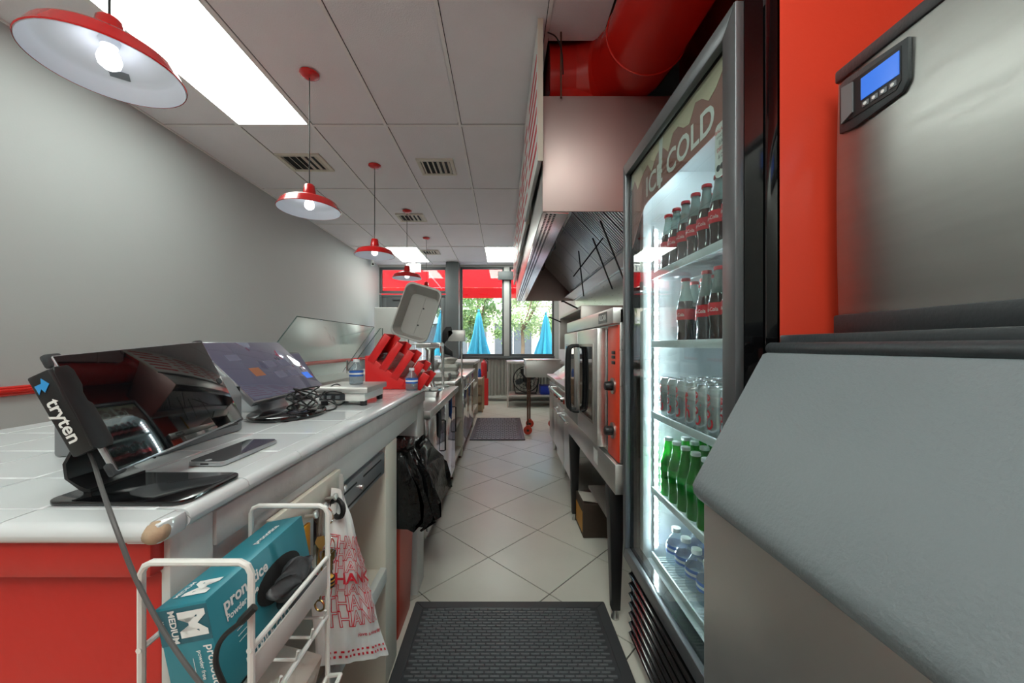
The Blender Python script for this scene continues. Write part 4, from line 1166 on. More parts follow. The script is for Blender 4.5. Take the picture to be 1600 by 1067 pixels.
# display bezel
bz = [(.738, 1.665), (.738, 1.763), (.725, 1.767), (.612, 1.757), (.612, 1.685), (.622, 1.669), (.705, 1.660)]
bi = [(.729, 1.680), (.729, 1.752), (.622, 1.749), (.622, 1.690), (.630, 1.679)]
MB().prism([(a, z) for a, z in bz], 'yz', .676, .684).build('display_bezel', 'dark_plastic', t, bevel=.002)
MB().prism([(a, z) for a, z in bi], 'yz', .6745, .678).build('display_recess', 'black', t)
MB().box(.6730, .6750, .624, .690, 1.702, 1.742).build('display_screen', 'screen_blue', t)
for k in range(4):
    MB().box(.6728, .6752, .628+.016*k, .640+.016*k, 1.686, 1.696).build('button', 'print_grey', t, bevel=.0008)
    MB().cyl((.6722, .634+.016*k, 1.691), (.6729, .634+.016*k, 1.691), .003, n=10).build('button_mark', 'print_white', t)
MB().prism([(.729, 1.680), (.729, 1.752), (.706, 1.748), (.706, 1.690)], 'yz', .672, .676).build('display_side', 'mid_plastic', t)

t = thing('ice_bin', 'stainless ice storage bin with a sloping grey plastic lid', 'ice bin', (.82, .37, 0))
MB().prism([(.41, .16), (1.22, .16), (1.22, 1.235), (.58, 1.235), (.41, .93)], 'xz', IY0, IY1).build('cabinet', 'steel_soft', t, bevel=.003)
lid = [(.402, .925), (.392, .938), (.390, .955), (.398, .972), (.534, 1.222), (.550, 1.228), (.575, 1.232), (.575, 1.205), (.545, 1.19), (.425, .955), (.412, .93)]
MB().prism(lid, 'xz', IY0-.004, IY1+.004).build('lid', 'grey_plastic', t, angle=50)
MB().cyl((.553, IY0-.006, 1.234), (.553, IY1+.008, 1.234), .0125, n=20).build('hinge_bar', 'dark_plastic', t, bevel=.003)
MB().box(.565, 1.22, IY0, IY1, 1.2352, 1.2615).build('top_deck', 'dark_plastic', t, bevel=.003)
for x in (.525, 1.15):
    for y in (.05, .68): MB().cyl((x, y, 0), (x, y, .161), .022, .028, 14).build('leg', 'steel', t)

# ================================================================ glass-door drinks cooler
RY0, RY1 = .79, 1.53
t = fr_ = thing('drinks_cooler', 'tall drinks cooler with black lit glass door and red sides', 'refrigerator', (.87, 1.16, 0))
X0 = .50
MB().box(.585, 1.235, RY0, RY0+.035, .06, 2.0).build('side_panel', 'wall_red', t, bevel=.006)
MB().box(.585, 1.235, RY1-.035, RY1, .06, 2.0).build('side_panel', 'wall_red', t, bevel=.006)
MB().box(.585, 1.235, RY0+.035, RY1-.035, 1.965, 2.0).build('roof', 'black', t)
MB().box(1.19, 1.235, RY0+.035, RY1-.035, .06, 1.965).build('back_panel', 'fridge_white', t)
MB().box(.60, 1.19, RY0+.035, RY0+.045, .38, 1.965).build('liner', 'fridge_white', t)
MB().box(.60, 1.19, RY1-.045, RY1-.035, .38, 1.965).build('liner', 'fridge_white', t)
MB().box(.60, 1.19, RY0+.045, RY1-.045, 1.945, 1.965).build('liner', 'fridge_white', t)
MB().box(.58, 1.19, RY0+.035, RY1-.035, .34, .385).build('liner_floor', 'fridge_white', t)
MB().box(.565, .60, RY0, RY0+.05, .06, 2.0).build('jamb', 'black_gloss', t, bevel=.004)
MB().box(.565, .60, RY1-.05, RY1, .06, 2.0).build('jamb', 'fridge_white', t, bevel=.004)  # pale colour stands in for a bright reflection over the dark jamb
MB().box(.565, .60, RY0+.05, RY1-.05, 1.955, 2.0).build('jamb', 'black', t, bevel=.004)
MB().box(.545, 1.2, RY0+.02, RY1-.02, .02, .34).build('machine_base', 'black', t)
gr = MB().box(.53, .548, RY0+.01, RY1-.01, .03, .355).build('kick_grille', 'black', t, bevel=.004)
for k in range(7):
    M = Matrix.Translation((.525, 0, .07+.040*k)) @ Matrix.Rotation(-.5, 4, 'Y')
    MB(M).box(-.012, .006, RY0+.03, RY1-.03, -.008, .006).build('grille_slat', 'black_gloss', gr, bevel=.002)
MB().box(.5165, .5185, .86, .93, .30, .312).build('warning_label', 'label_yellow', t)
for y in (RY0+.06, RY1-.06):
    for x in (.62, 1.15): MB().cyl((x, y, 0), (x, y, .06), .022, n=12).build('foot', 'black', t)
# door: four stiles with mitred corners, glass sheet
DZ0, DZ1, DW = .365, 1.985, .048
dr = MB().box(X0+.008, X0+.055, RY0+.006, RY1-.006, DZ1-.012, DZ1-.002).build('door', 'black', t)
def stile(poly, nm='door_stile', m='grey_frame'):
    MB().prism(poly, 'yz', X0, X0+.02).build(nm, m, dr, bevel=.003)
    MB().prism(poly, 'yz', X0+.02, X0+.060).build('door_edge', 'black_gloss', dr)
a0, a1 = RY0, RY1
stile([(a0, DZ0), (a0+DW, DZ0+DW), (a0+DW, DZ1-DW), (a0, DZ1)])
stile([(a1, DZ0), (a1, DZ1), (a1-DW+.018, DZ1-DW), (a1-DW+.018, DZ0+DW)])
stile([(a0, DZ1), (a0+DW, DZ1-DW), (a1-DW+.018, DZ1-DW), (a1, DZ1)])
stile([(a0, DZ0), (a1, DZ0), (a1-DW+.018, DZ0+DW), (a0+DW, DZ0+DW)])
MB().box(X0+.018, X0+.024, a0+DW, a1-DW+.018, DZ0+DW, DZ1-DW).build('door_glass', 'glass', dr)
MB().box(X0+.024, X0+.060, a0+DW-.006, a0+DW, DZ0+DW, DZ1-DW).build('gasket', 'shelf_wire', dr)
MB().box(X0+.024, X0+.060, a1-DW+.018, a1-DW+.024, DZ0+DW, DZ1-DW).build('gasket', 'shelf_wire', dr)
# printed header behind the glass
hx = X0+.027
ya, yb = a0+DW+.001, a1-DW+.016
N = 20
bot = []
for k in range(N+1):
    y = ya+(yb-ya)*k/N
    f_ = k/N
    bot.append((y, 1.765-.13*max(0, (f_-.78)/.22)**1.3))
hd = MB().prism([(ya, DZ1-DW-.001), (yb, DZ1-DW-.001)]+list(reversed(bot)), 'yz', hx, hx+.002).build('header_print', 'ice_header', dr)
sp = [(ya, DZ1-DW-.002), (yb, DZ1-DW-.002)]
for k in range(N, -1, -1):
    y = ya+(yb-ya)*k/N
    sp.append((y, 1.885+.022*math.sin(k*1.7)+.014*math.sin(k*3.1)-.05*max(0, k/N-.7)))
MB().prism(sp, 'yz', hx-.0012, hx-.0002).build('header_splash', 'ice_cream', dr)
text('ICE COLD', .098, 'print_white', dr, NEGX(hx-.0012, 1.13, 1.785), off=.02, sx=1.0)
MB().prism([(1.225, 1.77), (1.24, 1.77), (1.235, 1.93), (1.205, 1.93)], 'yz', hx-.0016, hx-.0008).build('header_streak', 'print_white', dr)
# round-cornered sticker on the glass
MB().prism(rrect(.878, 1.715, .030, .065, .014), 'yz', hx-.002, hx).build('sticker', 'print_white', dr)
for s_, z, m_, q in (('BALANCE', 1.757, 'print_red', .013), ('WHAT YOU', 1.744, 'print_grey', .008), ('EAT', 1.727, 'print_grey', .014), ('DRINK', 1.711, 'print_red', .014), ('& DO', 1.694, 'print_grey', .013)):
    text(s_, q, m_, dr, NEGX(hx-.0024, .878, z), off=.02)
for k in range(3): MB().cyl((hx-.003, .862+.016*k, 1.672), (hx-.002, .862+.016*k, 1.672), .0075, n=14).build('sticker_mark', 'print_grey', dr)
# led strips: far jamb's is visible, near jamb's unseen and added as fill
for y in (RY1-.056, RY0+.052):
    st = MB().box(.606, .622, y-.004, y+.004, .42, 1.72).build('led_strip', 'fridge_white', t)
    m_ = MB()
    for k in range(40):
        z = .44+k*.0318
        yy = y-.006 if y > 1.1 else y+.006
        m_.box(.608, .620, yy-.002, yy+.002, z, z+.014)
    o = m_.build('led', 'led', st); o['kind'] = 'stuff'
MB().box(.606, .626, RY0+.06, RY1-.07, 1.925, 1.943).build('led_bar', 'led_soft', t)  # unseen strip, added to brighten the cooler's top behind the header
# shelves
SH = [.405, .665, .965, 1.245, 1.515]
for z in SH:
    s_ = MB().box(.592, .600, RY0+.05, RY1-.062, z-.012, z+.014).build('shelf', 'shelf_wire', t, bevel=.002)
    m_ = MB()
    for k in range(40):
        y = RY0+.055+k*.0155
        m_.box(.600, 1.16, y-.0012, y+.0012, z-.006, z-.001)
    for x in (.75, .95, 1.15): m_.box(x-.003, x+.003, RY0+.047, RY1-.047, z-.010, z-.006)
    o = m_.build('shelf_wires', 'shelf_wire', s_); o['kind'] = 'stuff'

# ---------------------------------------------------------------- drinks
YS = [.886+.0665*k for k in range(9)]
ORD = ['first', 'second', 'third', 'fourth', 'fifth', 'sixth', 'seventh', 'eighth', 'ninth', 'tenth']
ROW = ['front row', 'second row', 'third row', 'rear row']
def spot(what, r, k, n):
    return '%s, %s, %s from the oven side' % (what, ROW[r], ORD[n-1-k])
def coke(x, y, z, lab, grp):
    t = thing('cola_bottle', lab, 'bottle', (x, y, z), grp)
    pr = [(.001, 0), (.026, .001), (.028, .01), (.027, .04), (.025, .055), (.029, .085), (.029, .12), (.024, .15)]
    MB().lathe([(r, z+h) for r, h in pr]+[(.001, z+.151)], (x, y, 0), 16).build('body', 'cola', t)
    MB().lathe([(.0242, z+.1505), (.018, z+.175), (.0135, z+.20), (.0125, z+.222)], (x, y, 0), 16, cap=False).build('neck', 'cola_neck', t)
    MB().lathe([(.0145, z+.219), (.0155, z+.221), (.0145, z+.230), (.012, z+.231)], (x, y, 0), 16).build('cap', 'cap_red', t)
    lb = MB().lathe([(.0297, z+.085), (.0297, z+.122)], (x, y, 0), 20, cap=False).build('label', 'print_red', t, recalc=False)
    v, f = text_mesh('Coca-Cola', .01)
    R_ = .0301
    vv = []
    for p in v:
        a = PI+p[0]*.014/R_*.95          # wraps round the front, facing the door
        vv.append((x+R_*math.cos(a), y+R_*math.sin(a), z+.097+p[1]*.016))
    link_mesh('lettering', vv, f, 'print_white', lb, recalc=False)
    return t
def can(x, y, z, lab, grp):
    t = thing('soda_can', lab, 'can', (x, y, z), grp)
    MB().lathe([(.024, z), (.026, z+.003), (.031, z+.012), (.031, z+.138), (.0265, z+.149), (.0265, z+.153), (.025, z+.154), (.024, z+.149)], (x, y, 0), 20).build('body', 'can_silver', t)
    MB().lathe([(.024, z+.1492), (.001, z+.1494)], (x, y, 0), 16, cap=False).build('lid', 'chrome', t)
    return t
def green(x, y, z, lab, grp):
    t = thing('green_bottle', lab, 'bottle', (x, y, z), grp)
    MB().lathe([(.001, z), (.028, z+.001), (.030, z+.01), (.027, z+.05), (.030, z+.09), (.029, z+.125), (.019, z+.165), (.0135, z+.20), (.0135, z+.212)], (x, y, 0), 16).build('body', 'green_clear', t)
    MB().lathe([(.001, z+.003), (.026, z+.004), (.027, z+.012), (.0245, z+.05), (.0275, z+.09), (.026, z+.12), (.018, z+.155), (.001, z+.157)], (x, y, 0), 14).build('drink', 'green_glass', t)
    MB().lathe([(.015, z+.210), (.016, z+.212), (.015, z+.222), (.012, z+.223)], (x, y, 0), 14).build('cap', 'cap_white', t)
    MB().lathe([(.0304, z+.095), (.0304, z+.118)], (x, y, 0), 20, cap=False).build('label', 'green_glass', t, recalc=False)
    return t
def fill(fn, shelf, rows, lab, grp, cols=YS, skip=()):
    z = SH[shelf]+.0145 if False else SH[shelf]-.0005
    proto = None
    for r in range(rows):
        for k, y in enumerate(cols):
            if (r, k) in skip: continue
            x = .640+.066*r
            here = [q for q in range(len(cols)) if (r, q) not in skip]
            L_ = spot(lab, r, here.index(k), len(here))
            if proto is None:
                proto = fn(x, y, z, L_, grp); kids(proto)
            else:
                dup(proto, (x, y, z), L_)
    return proto
fill(coke, 4, 3, 'glass cola bottle on the top cooler shelf', 'cola bottles on the top shelf')
fill(coke, 3, 3, 'glass cola bottle on the second cooler shelf', 'cola bottles on the second shelf', skip=((0, 7), (0, 8), (0, 5)))
fill(green, 1, 3, 'green glass bottle in the cooler', 'green bottles in the cooler')
# cans: front row carries printing
z = SH[2]-.0005
pc = None
for r in range(4):
    for k, y in enumerate(YS):
        x = .640+.066*r
        g = 'soda cans in the cooler'
        if r == 0:
            kind_ = ('Coke', 'Diet', 'Coke', 'Coke')[k % 4]
            lb_ = {'Coke': 'silver soda can with red lettering', 'Diet': 'silver soda can with red swoosh'}[kind_]
            t = can(x, y, z, spot(lb_, r, k, len(YS)), g)
            R_ = .0314
            v, f = text_mesh(kind_, .02)
            vv = []
            for p in v:      # letters run up the can
                a = PI+(p[1]-.35)*.045/R_
                vv.append((x+R_*math.cos(a), y+R_*math.sin(a), z+.078+p[0]*.048))
            link_mesh('lettering', vv, f, 'print_red', t, recalc=False)
            if kind_ == 'Diet':
                sw = [(.02+.10*u, .6*math.sin(u*3)) for u in (0, .2, .4, .6, .8, 1)]
                vs = []
                for zz, a in sw: 
                    for da in (.45, .75): vs.append((x+R_*math.cos(PI+a-da), y+R_*math.sin(PI+a-da), z+zz))
                MB().add(vs, [(2*q, 2*q+1, 2*q+3, 2*q+2) for q in range(5)]).build('swoosh', 'print_red', t, recalc=False)
        elif pc is None:
            pc = can(x, y, z, spot('plain silver soda can', r, k, len(YS)), g); kids(pc)
        else: dup(pc, (x, y, z), spot('plain silver soda can', r, k, len(YS)))
# water bottles on the cooler floor
pw = None
for r in range(3):
    for k in range(8):
        x, y = .668+.080*r, .893+.0745*k
        if pw is None:
            pw = water(x, y, SH[0]-.0005, .135, spot('clear water bottle at the cooler bottom', r, k, 8), grp='water bottles in the cooler'); kids(pw)
        else: dup(pw, (x, y, SH[0]-.0005), spot('clear water bottle at the cooler bottom', r, k, 8))

# ================================================================ convection oven on its stand
OX, OY0, OY1 = .50, 1.57, 2.70
t = thing('convection_oven', 'stainless convection oven with glass doors and orange control strip on legs', 'oven', (.8, 2.13, 0))
MB().box(OX, 1.22, OY0, OY1, .735, 1.40).build('body', 'steel', t, bevel=.004)
MB().box(OX-.03, 1.22, OY0, OY1, 1.335, 1.405).build('top_band', 'steel_h', t, bevel=.005)
pl = MB().box(OX-.0315, OX-.030, 1.66, 1.80, 1.345, 1.395).build('name_plate', 'dark_frame', t)
text('VULCAN', .036, 'print_white', pl, NEGX(OX-.032, 1.73, 1.358), off=.02, sx=.85)
MB().box(OX-.02, 1.22, OY0, OY1, .60, .73).build('base_band', 'steel_h', t, bevel=.004)
MB().box(OX-.0215, OX-.0200, 1.86, 1.94, .635, .705).build('rating_plate', 'white_plastic', t)
MB().box(OX-.004, OX+.02, OY0+.005, 1.735, .735, 1.33).build('control_panel', 'orange_panel', t, bevel=.002)
for k, z in enumerate((1.06, .86)):
    kb = MB().cyl((OX-.004, 1.645, z), (OX-.012, 1.645, z), .036, n=20).build('dial', 'steel_dark', t)
    MB().cyl((OX-.012, 1.645, z), (OX-.045, 1.645, z), .022, .018, 18).build('knob', 'black', kb, bevel=.003)
for z in (1.21, 1.19, 1.165): MB().box(OX-.010, OX-.004, 1.62, 1.66, z-.008, z+.006).build('switch', 'black', t, bevel=.002)
for y0, y1, hs in ((1.755, 2.215, 1), (2.225, 2.685, -1)):
    d_ = MB().box(OX-.05, OX-.002, y0, y1, .755, 1.325).build('door', 'steel_h', t, bevel=.006)
    MB().box(OX-.0535, OX-.049, y0+.07, y1-.07, .85, 1.25).build('window_frame', 'steel_dark', d_, bevel=.003)
    MB().box(OX-.0545, OX-.052, y0+.085, y1-.085, .865, 1.235).build('window_glass', 'screen_dark', d_)
    yh = y1-.035 if hs == 1 else y0+.035
    MB().tube(smooth([(OX-.05, yh, 1.24), (OX-.085, yh, 1.235), (OX-.105, yh, 1.19), (OX-.105, yh, .90), (OX-.085, yh, .855), (OX-.05, yh, .85)], 5), .010, 10).build('handle', 'black', d_)
for (x, y) in ((OX+.01, OY0+.10), (OX+.01, OY1-.08), (1.12, OY0+.10), (1.12, OY1-.08)):
    l_ = MB().add(*loft([[(x+a*s_, y+b_*s_, z) for a, b_ in ((-.035, -.035), (.035, -.035), (.035, .035), (-.035, .035))] for z, s_ in ((.045, .55), (.60, 1.0))])).build('leg', 'black', t, bevel=.003)
    MB().lathe([(.018, 0), (.018, .012), (.012, .02), (.012, .046)], (x, y, 0), 14).build('foot', 'steel', l_)
MB().box(.60, 1.18, OY0+.14, OY1-.12, .24, .26).build('undershelf', 'steel_dark', t, bevel=.004)
t = thing('floor_carton', 'worn dark carton with orange print standing under the oven', 'carton', (.60, 2.45, 0))
MB().box(.515, .70, 2.36, 2.60, .002, .215).build('box', 'carton', t, bevel=.004)
MB().box(.5135, .515, 2.38, 2.58, .03, .16).build('print_panel', 'carton_orange', t)
MB(Matrix.Translation((.60, 2.47, .217)) @ Matrix.Rotation(.15, 4, 'Y')).box(-.08, .05, -.08, .08, 0, .004).build('flap', 'paper', t)

# ================================================================ range and fryer line
t = thing('gas_range', 'stainless gas range with oven doors and front rail beyond the convection oven', 'range', (.85, 3.2, 0))
RX0, R0, R1 = .56, 2.80, 3.62
MB().box(RX0, 1.2, R0, R1, .14, .86).build('body', 'steel', t, bevel=.004)
MB().box(RX0-.05, 1.2, R0, R1, .862, .90).build('top', 'steel_dark', t, bevel=.004)
for y0, y1 in ((R0+.02, 3.205), (3.215, R1-.02)):
    d_ = MB().box(RX0-.03, RX0-.001, y0, y1, .18, .68).build('door', 'steel_h', t, bevel=.006)
    MB().tube([(RX0-.03, y0+.04, .64), (RX0-.07, y0+.04, .64), (RX0-.07, y1-.04, .64), (RX0-.03, y1-.04, .64)], .009, 8).build('handle', 'chrome', d_)
MB().box(RX0-.035, RX0-.001, R0, R1, .70, .85).build('control_strip', 'steel_h', t, bevel=.004)
for k in range(6):
    y = R0+.09+k*.13
    MB().cyl((RX0-.035, y, .775), (RX0-.065, y, .775), .022, .017, 16).build('knob', 'caster_red' if k % 2 else 'black', t, bevel=.002)
MB().tube([(RX0-.035, R0+.02, .835), (RX0-.105, R0+.02, .835), (RX0-.105, R1-.02, .835), (RX0-.035, R1-.02, .835)], .014, 10).build('front_rail', 'chrome', t)
for k in range(6):
    y = R0+.14+(k % 3)*.27; x = .72+.28*(k//3)
    g_ = MB()
    for q in range(4):
        a = q*PI/4
        g_.box(0, 0, 0, 0, 0, 0) if False else None
    MB().lathe([(.10, .902), (.10, .918), (.09, .92), (.09, .902)], (x, y, 0), 16, cap=False).build('burner_ring', 'black_matte', t)
    for a in (0, PI/2):
        M = Matrix.Translation((x, y, .921)) @ Matrix.Rotation(a, 4, 'Z')
        MB(M).box(-.12, .12, -.007, .007, -.006, .006).build('grate_bar', 'black_matte', t)
MB().box(1.12, 1.2, R0, R1, .90, 1.20).build('back_riser', 'steel', t, bevel=.004)
for (x, y) in ((RX0+.04, R0+.05), (RX0+.04, R1-.05), (1.15, R0+.05), (1.15, R1-.05)): MB().cyl((x, y, 0), (x, y, .142), .022, .028, 12).build('leg', 'steel', t)
t = thing('deep_fryer', 'stainless fryer cabinet with a raised drain shelf after the gas range', 'fryer', (.88, 4.05, 0))
MB().box(.58, 1.2, 3.66, 4.44, .14, .86).build('body', 'steel', t, bevel=.004)
MB().box(.53, 1.2, 3.66, 4.44, .861, .90).build('top', 'steel_h', t, bevel=.006)
for y0, y1 in ((3.68, 4.045), (4.055, 4.42)):
    d_ = MB().box(.56, .579, y0, y1, .18, .82).build('door', 'steel_h', t, bevel=.005)
    MB().box(.545, .56, y0+.05, y1-.05, .70, .73).build('handle', 'steel_dark', d_, bevel=.003)
MB().prism([(.60, .902), (1.18, .902), (1.18, 1.15), (.95, 1.15)], 'xz', 3.67, 4.43).build('splash_hood', 'steel', t, bevel=.004)
for (x, y) in ((.62, 3.71), (.62, 4.39), (1.15, 3.71), (1.15, 4.39)): MB().cyl((x, y, 0), (x, y, .142), .022, .028, 12).build('leg', 'steel', t)
t = thing('wall_broiler', 'boxy brownish steel broiler fixed on the wall above the range', 'broiler', (.95, 3.5, 1.2))
MB().box(.64, 1.245, 3.0, 3.03, 1.2, 1.57).build('side', 'steel_dark', t, bevel=.003)
MB().box(.64, 1.245, 4.12, 4.15, 1.2, 1.57).build('side', 'steel_dark', t, bevel=.003)
MB().box(.64, 1.245, 3.03, 4.12, 1.54, 1.57).build('roof', 'steel_dark', t, bevel=.003)
MB().box(.70, 1.245, 3.03, 4.12, 1.2, 1.23).build('floor_plate', 'steel_dark', t, bevel=.003)
MB().box(1.225, 1.245, 3.03, 4.12, 1.23, 1.54).build('rear_plate', 'steel_dark', t)
MB().tube([(.64, 3.15, 1.56), (.52, 3.15, 1.62), (.50, 3.15, 1.62)], .007, 8).build('handle', 'black', t)
MB().tube([(.64, 4.05, 1.50), (.50, 4.05, 1.56)], .007, 8).build('handle', 'black', t)
t = thing('gas_pipe', 'yellow gas pipe on the wall behind the oven', 'pipe', (1.2, 2.9, .5))
MB().cyl((1.215, 2.90, .5), (1.215, 2.90, 1.95), .016, n=12).build('pipe', 'yellow_pipe', t)
MB().box(1.20, 1.249, 2.88, 2.92, 1.5, 1.53).build('clip', 'steel', t)
struct(MB().box(1.238, 1.2495, 2.62, 6.3, .9, 2.04).build('trim_5', 'steel'), 'stainless wall sheet behind the cooking line')

# steel cart with casters, far table, fan
cx, cy = P(834, 0, 5.2).x, 5.30
t = thing('steel_cart', 'steel box cart on thin rusty legs with red casters', 'cart', (cx, cy, 0))
MB().box(cx-.12, cx+.36, cy-.22, cy+.30, .80, 1.03).build('box', 'steel_soft', t, bevel=.006)
MB().box(cx-.13, cx+.37, cy-.23, cy+.31, 1.03, 1.045).build('rim', 'steel', t, bevel=.004)
for (x, y) in ((cx-.09, cy-.18), (cx-.03, cy+.26), (cx+.31, cy-.18), (cx+.31, cy+.26)):
    MB().cyl((x, y, .13), (x, y, .801), .013, n=10).build('leg', 'rusty', t)
    f_ = MB().box(x-.025, x+.025, y-.03, y+.03, .075, .13).build('caster_fork', 'caster_red', t, bevel=.006)
    MB().cyl((x, y-.018, .061), (x, y+.018, .061), .060, n=20).build('wheel', 'caster_red', f_, bevel=.006)
    MB().cyl((x, y-.026, .061), (x, y+.026, .061), .018, n=12).build('axle', 'black', f_)
MB().cyl((cx-.125, cy+.04, .95), (cx-.135, cy+.04, .95), .028, n=16).build('dial', 'chrome', t)
t = thing('steel_worktable', 'stainless table with lower shelf under the right window', 'table', (.55, 7.6, 0))
MB().box(P(792, 0, 7.4).x, 1.2, 7.3, 8.0, .88, .93).build('top', 'steel_soft', t, bevel=.005)
for x in (.10, 1.12):
    for y in (7.36, 7.94): MB().cyl((x, y, 0), (x, y, .881), .022, n=12).build('leg', 'steel_soft', t)
MB().box(.10, 1.18, 7.34, 7.96, .22, .25).build('lower_shelf', 'steel_soft', t, bevel=.004)
t = thing('floor_fan', 'round black floor fan on the lower shelf of the steel table', 'fan', (.46, 7.6, .25))
c = Vector((.47, 7.55, .55)); R_ = .26
for r in (.26, .19, .12, .06):
    ring(c+Vector((0, -.05-.02*(1-r/.26), 0)), r, .005 if r < .26 else .011, (0, 1, 0), 28).build('guard_ring', 'fan_black', t)
for k in range(12):
    a = 2*PI*k/12
    MB().tube([c+Vector((.04*math.cos(a), -.07, .04*math.sin(a))), c+Vector((.26*math.cos(a), -.05, .26*math.sin(a)))], .003, 5).build('guard_spoke', 'fan_black', t)
for k in range(4):
    a = 2*PI*k/4+.4
    M = Matrix.Translation(c) @ Matrix.Rotation(-a, 4, 'Y') @ Matrix.Rotation(.5, 4, 'X')
    MB(M).prism([(.03, -.03), (.12, -.075), (.22, -.06), (.235, .02), (.16, .06), (.03, .03)], 'xz', -.003, .003).build('blade', 'dark_plastic', t)
MB().cyl(c+Vector((0, -.03, 0)), c+Vector((0, .12, 0)), .06, n=18).build('motor', 'fan_black', t, bevel=.006)
MB().tube([(.27, 7.56, .262), (.25, 7.56, .30), (.21, 7.56, .55), (.25, 7.56, .55)], .010, 8).build('stand', 'fan_black', t)
MB().tube([(.67, 7.56, .262), (.69, 7.56, .30), (.73, 7.56, .55), (.69, 7.56, .55)], .010, 8).build('stand', 'fan_black', t)
MB().box(.25, .69, 7.50, 7.66, .2505, .266).build('foot', 'fan_black', t, bevel=.004)
tag(MB().box(.76, 1.05, 7.42, 7.80, .2505, .42).build('blue_crate', 'blue_plastic', bevel=.01), 'bright blue plastic crate beside the floor fan', 'crate')
# corrugated sheet on the knee wall
xa, xb = P(757, 0, 8.2).x, 1.13
def cor(u, v): 
    x = xa+(xb-xa)*u
    return (x, 8.235+.012*math.cos(u*(xb-xa)/.075*2*PI), .05+.87*v)
t = thing('corrugated_sheet', 'corrugated metal sheet covering the wall under the windows', 'metal sheet', ((xa+xb)/2, 8.23, .05))
MB().grid(cor, 200, 2).build('sheet', 'corrugated', t, recalc=False, thick=.002, angle=60)
MB().box(xa-.03, xb, 8.19, 8.245, .06, .12).build('bottom_rail', 'white_paint', t, bevel=.004)

# ================================================================ exhaust hood
HX, HY0, HY1, HZ0, HZ1 = .23, 2.13, 6.4, 2.02, 2.69
t = thing('exhaust_hood', 'long stainless kitchen exhaust hood with perforated lip and grease filters', 'exhaust hood', (.74, 4.2, HZ0))
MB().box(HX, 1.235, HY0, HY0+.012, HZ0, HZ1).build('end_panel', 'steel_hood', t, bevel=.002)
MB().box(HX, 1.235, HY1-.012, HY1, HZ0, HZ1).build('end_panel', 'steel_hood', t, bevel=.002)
MB().box(HX, HX+.012, HY0+.012, HY1-.012, HZ0+.012, HZ1).build('front_panel', 'steel_h', t, bevel=.002)
MB().box(HX, 1.235, HY0+.012, HY1-.012, HZ1-.012, HZ1).build('roof', 'steel_dark', t)
MB().box(1.22, 1.235, HY0+.012, HY1-.012, HZ0, HZ1-.012).build('back_panel', 'steel', t)
lip = MB().prism([(HX+.004, HZ0-.002), (HX+.15, HZ0-.012), (HX+.165, HZ0+.012), (HX+.165, HZ0+.10), (HX+.15, HZ0+.10), (HX+.15, HZ0+.01), (HX+.004, HZ0+.012)], 'xz', HY0+.012, HY1-.012).build('supply_lip', 'steel_mirror', t)
m_ = MB()
n_ = int((HY1-HY0-.06)/.030)
for k in range(n_):
    y = HY0+.03+k*.030
    for q in range(3):
        x = HX+.022+.024*q
        z = HZ0-.002-.010*(x-HX-.004)/.146
        m_.box(x, x+.013, y, y+.017, z-.0012, z+.002)
o = m_.build('perforations', 'black', lip); o['kind'] = 'stuff'
# inner slope and filter bank
MB().prism([(.52, HZ1-.05), (.535, HZ1-.05), (.41, HZ0+.10), (.395, HZ0+.10)], 'xz', HY0+.012, HY1-.012).build('inner_slope', 'steel_dark', t)
FA, FB = Vector((.70, 0, HZ1-.06)), Vector((1.16, 0, HZ0+.13))
dv = (FB-FA)
ang = math.atan2(-dv.z, dv.x)
for k in range(8):
    y0 = HY0+.10+k*.51
    M = Matrix.Translation((FA.x, 0, FA.z)) @ Matrix.Rotation(ang, 4, 'Y')
    f_ = MB(M).box(0, dv.length, y0, y0+.48, .006, .02).build('filter', 'black_matte', t)
    for bx in ((0, .025, y0, y0+.48), (dv.length-.025, dv.length, y0, y0+.48), (.025, dv.length-.025, y0, y0+.025), (.025, dv.length-.025, y0+.455, y0+.48)):
        MB(M).box(*bx, -.014, .006).build('filter_frame', 'steel', f_)
    for q in range(10):
        y = y0+.045+q*.042
        MB(M).box(.03, dv.length-.03, y, y+.022, -.012, -.004).build('baffle', 'steel_h', f_)
MB().prism([(1.10, HZ0+.10), (1.22, HZ0+.06), (1.22, HZ0+.02), (1.06, HZ0+.05)], 'xz', HY0+.02, HY1-.02).build('grease_trough', 'steel_h', t)
for (a, b_) in ((P(938, 345, 2.55), P(976, 440, 2.55)), (P(926, 372, 2.9), P(957, 452, 2.9)), (P(904, 392, 3.3), P(912, 463, 3.3)), (P(896, 432, 3.5), P(942, 372, 3.5))):
    MB().cyl(a, b_, .006, n=8).build('rod', 'black', t)
for y in (3.1, 4.6, 5.8):
    lmp = MB().lathe([(.05, HZ1-.06), (.05, HZ1-.09), (.035, HZ1-.11)], (.62, y, 0), 18).build('lamp_base', 'steel', t)
    MB().lathe([(.034, HZ1-.11), (.045, HZ1-.16), (.04, HZ1-.23), (.015, HZ1-.26), (.001, HZ1-.262)], (.62, y, 0), 18).build('lamp_glass', 'clear_bottle', lmp)
# hood hanger rods and wire at the near corner
t2 = thing('hanger_rod', 'threaded hanger rod with black wire holding the hood corner', 'rod', (.33, 2.118, HZ1-.02))
MB().cyl((.335, 2.118, HZ1-.02), (.335, 2.118, ZC), .005, n=8).build('rod', 'rusty', t2)
MB().tube(smooth([(.25, 2.06, 3.0), (.30, 2.08, 2.99), (.335, 2.10, 2.93), (.345, 2.108, 2.80)]), .004, 6).build('wire', 'black', t2)
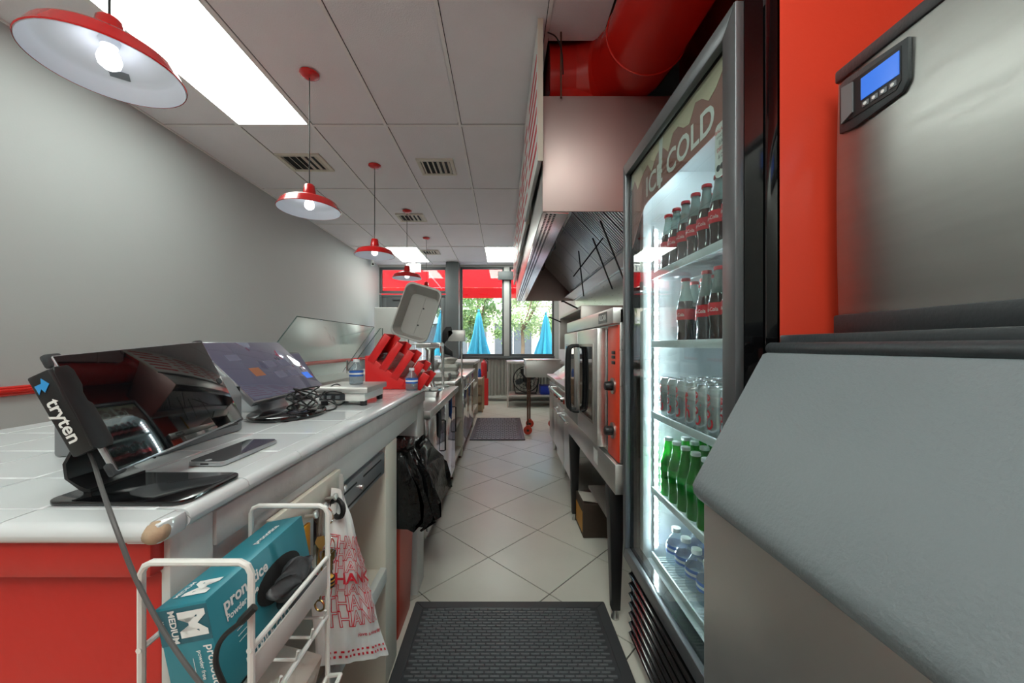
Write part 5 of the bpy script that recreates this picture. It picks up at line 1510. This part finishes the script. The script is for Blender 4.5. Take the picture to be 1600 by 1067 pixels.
# menu boards on the hood front
for k in range(4):
    y0 = 2.03+k*1.06; x = .205
    L = ['white menu board with red stripes at the near end of the hood', 'white menu board with red stripes second along the hood', 'white menu board with red stripes third along the hood', 'white menu board with red stripes at the far end of the hood'][k]
    t = thing('menu_board', L, 'menu board', (x, y0+.5, 2.27), 'menu boards on the hood')
    M = Matrix.Translation((x, y0, 0)) @ Matrix.Rotation(math.radians(.9), 4, 'Z')
    MB(M).box(-.012, .012, 0, 1.02, 2.27, 3.04).build('panel', 'white_plastic', t, bevel=.002)
    MB(M).box(-.014, .016, -.008, .0, 2.26, 3.046).build('edge_strip', 'cream_paint', t)
    for q in range(6):
        MB(M).box(-.0134, -.012, .06, .60-.06*(q % 2), 2.36+q*.10, 2.40+q*.10).build('menu_line', 'print_red', t)
        MB(M).box(-.0134, -.012, .72, .92, 2.36+q*.10, 2.39+q*.10).build('price_line', 'print_red', t)

# red exhaust duct: gored elbow off the hood, then a long run towards the rear
t = thing('exhaust_duct', 'big red round exhaust duct with an elbow above the hood', 'duct', (.72, 2.2, HZ1))
R_ = .215
mn = [Vector((.80, -.4, 2.92)), Vector((.79, 1.0, 2.918)), Vector((.775, 1.98, 2.916))]
MB().tube(mn, R_, 40).build('main_run', 'rail_red', t)
el = [Vector((.775, 1.98, 2.916)), Vector((.765, 2.12, 2.922)), Vector((.72, 2.27, 2.94)), Vector((.63, 2.37, 2.955)), Vector((.48, 2.425, 2.96)), Vector((.29, 2.43, 2.955))]
MB().tube(el, [R_, R_*1.02, R_*1.05, R_*1.06, R_*1.06, R_*1.06], 40).build('elbow', 'rail_red', t, angle=12)
for p, q in ((mn[2], mn[2]-mn[1]), (Vector((.785, 1.45, 2.917)), mn[2]-mn[1]), (el[3], el[4]-el[3])):
    ring(p, R_*(1.06 if p is el[3] else 1)+.001, .006, q, 40).build('seam', 'rail_red', t)
MB().box(.36, .70, 2.25, 2.50, HZ1+.001, 2.85).build('collar', 'rail_red', t)

# ================================================================ rubber mats
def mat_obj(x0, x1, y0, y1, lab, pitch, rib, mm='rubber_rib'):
    t = thing('rubber_mat', lab, 'mat', ((x0+x1)/2, (y0+y1)/2, 0))
    MB().box(x0, x1, y0, y1, .0005, .006).build('sheet', 'rubber', t)
    bw = .045
    for poly in ([(x0, y0), (x1, y0), (x1-bw, y0+bw), (x0+bw, y0+bw)], [(x1, y0), (x1, y1), (x1-bw, y1-bw), (x1-bw, y0+bw)], [(x1, y1), (x0, y1), (x0+bw, y1-bw), (x1-bw, y1-bw)], [(x0, y1), (x0, y0), (x0+bw, y0+bw), (x0+bw, y1-bw)]):
        MB().prism(poly, 'xy', .006, .012).build('border', 'rubber', t, bevel=.003, seg=1)
    m_ = MB(); r = 0; y = y0+bw+.008
    while y < y1-bw-rib[1]:
        x = x0+bw+.006+(pitch[0]*.5 if r % 2 else 0)
        while x+rib[0] < x1-bw-.004:
            m_.box(x, x+rib[0], y, y+rib[1], .006, .0125)
            x += pitch[0]
        y += pitch[1]; r += 1
    o = m_.build('ribs', mm, t); o['kind'] = 'stuff'
mat_obj(-.419, .485, .25, 1.763, 'black rubber anti-slip mat on the floor beside the drinks cooler', (.040, .0165), (.033, .0075))
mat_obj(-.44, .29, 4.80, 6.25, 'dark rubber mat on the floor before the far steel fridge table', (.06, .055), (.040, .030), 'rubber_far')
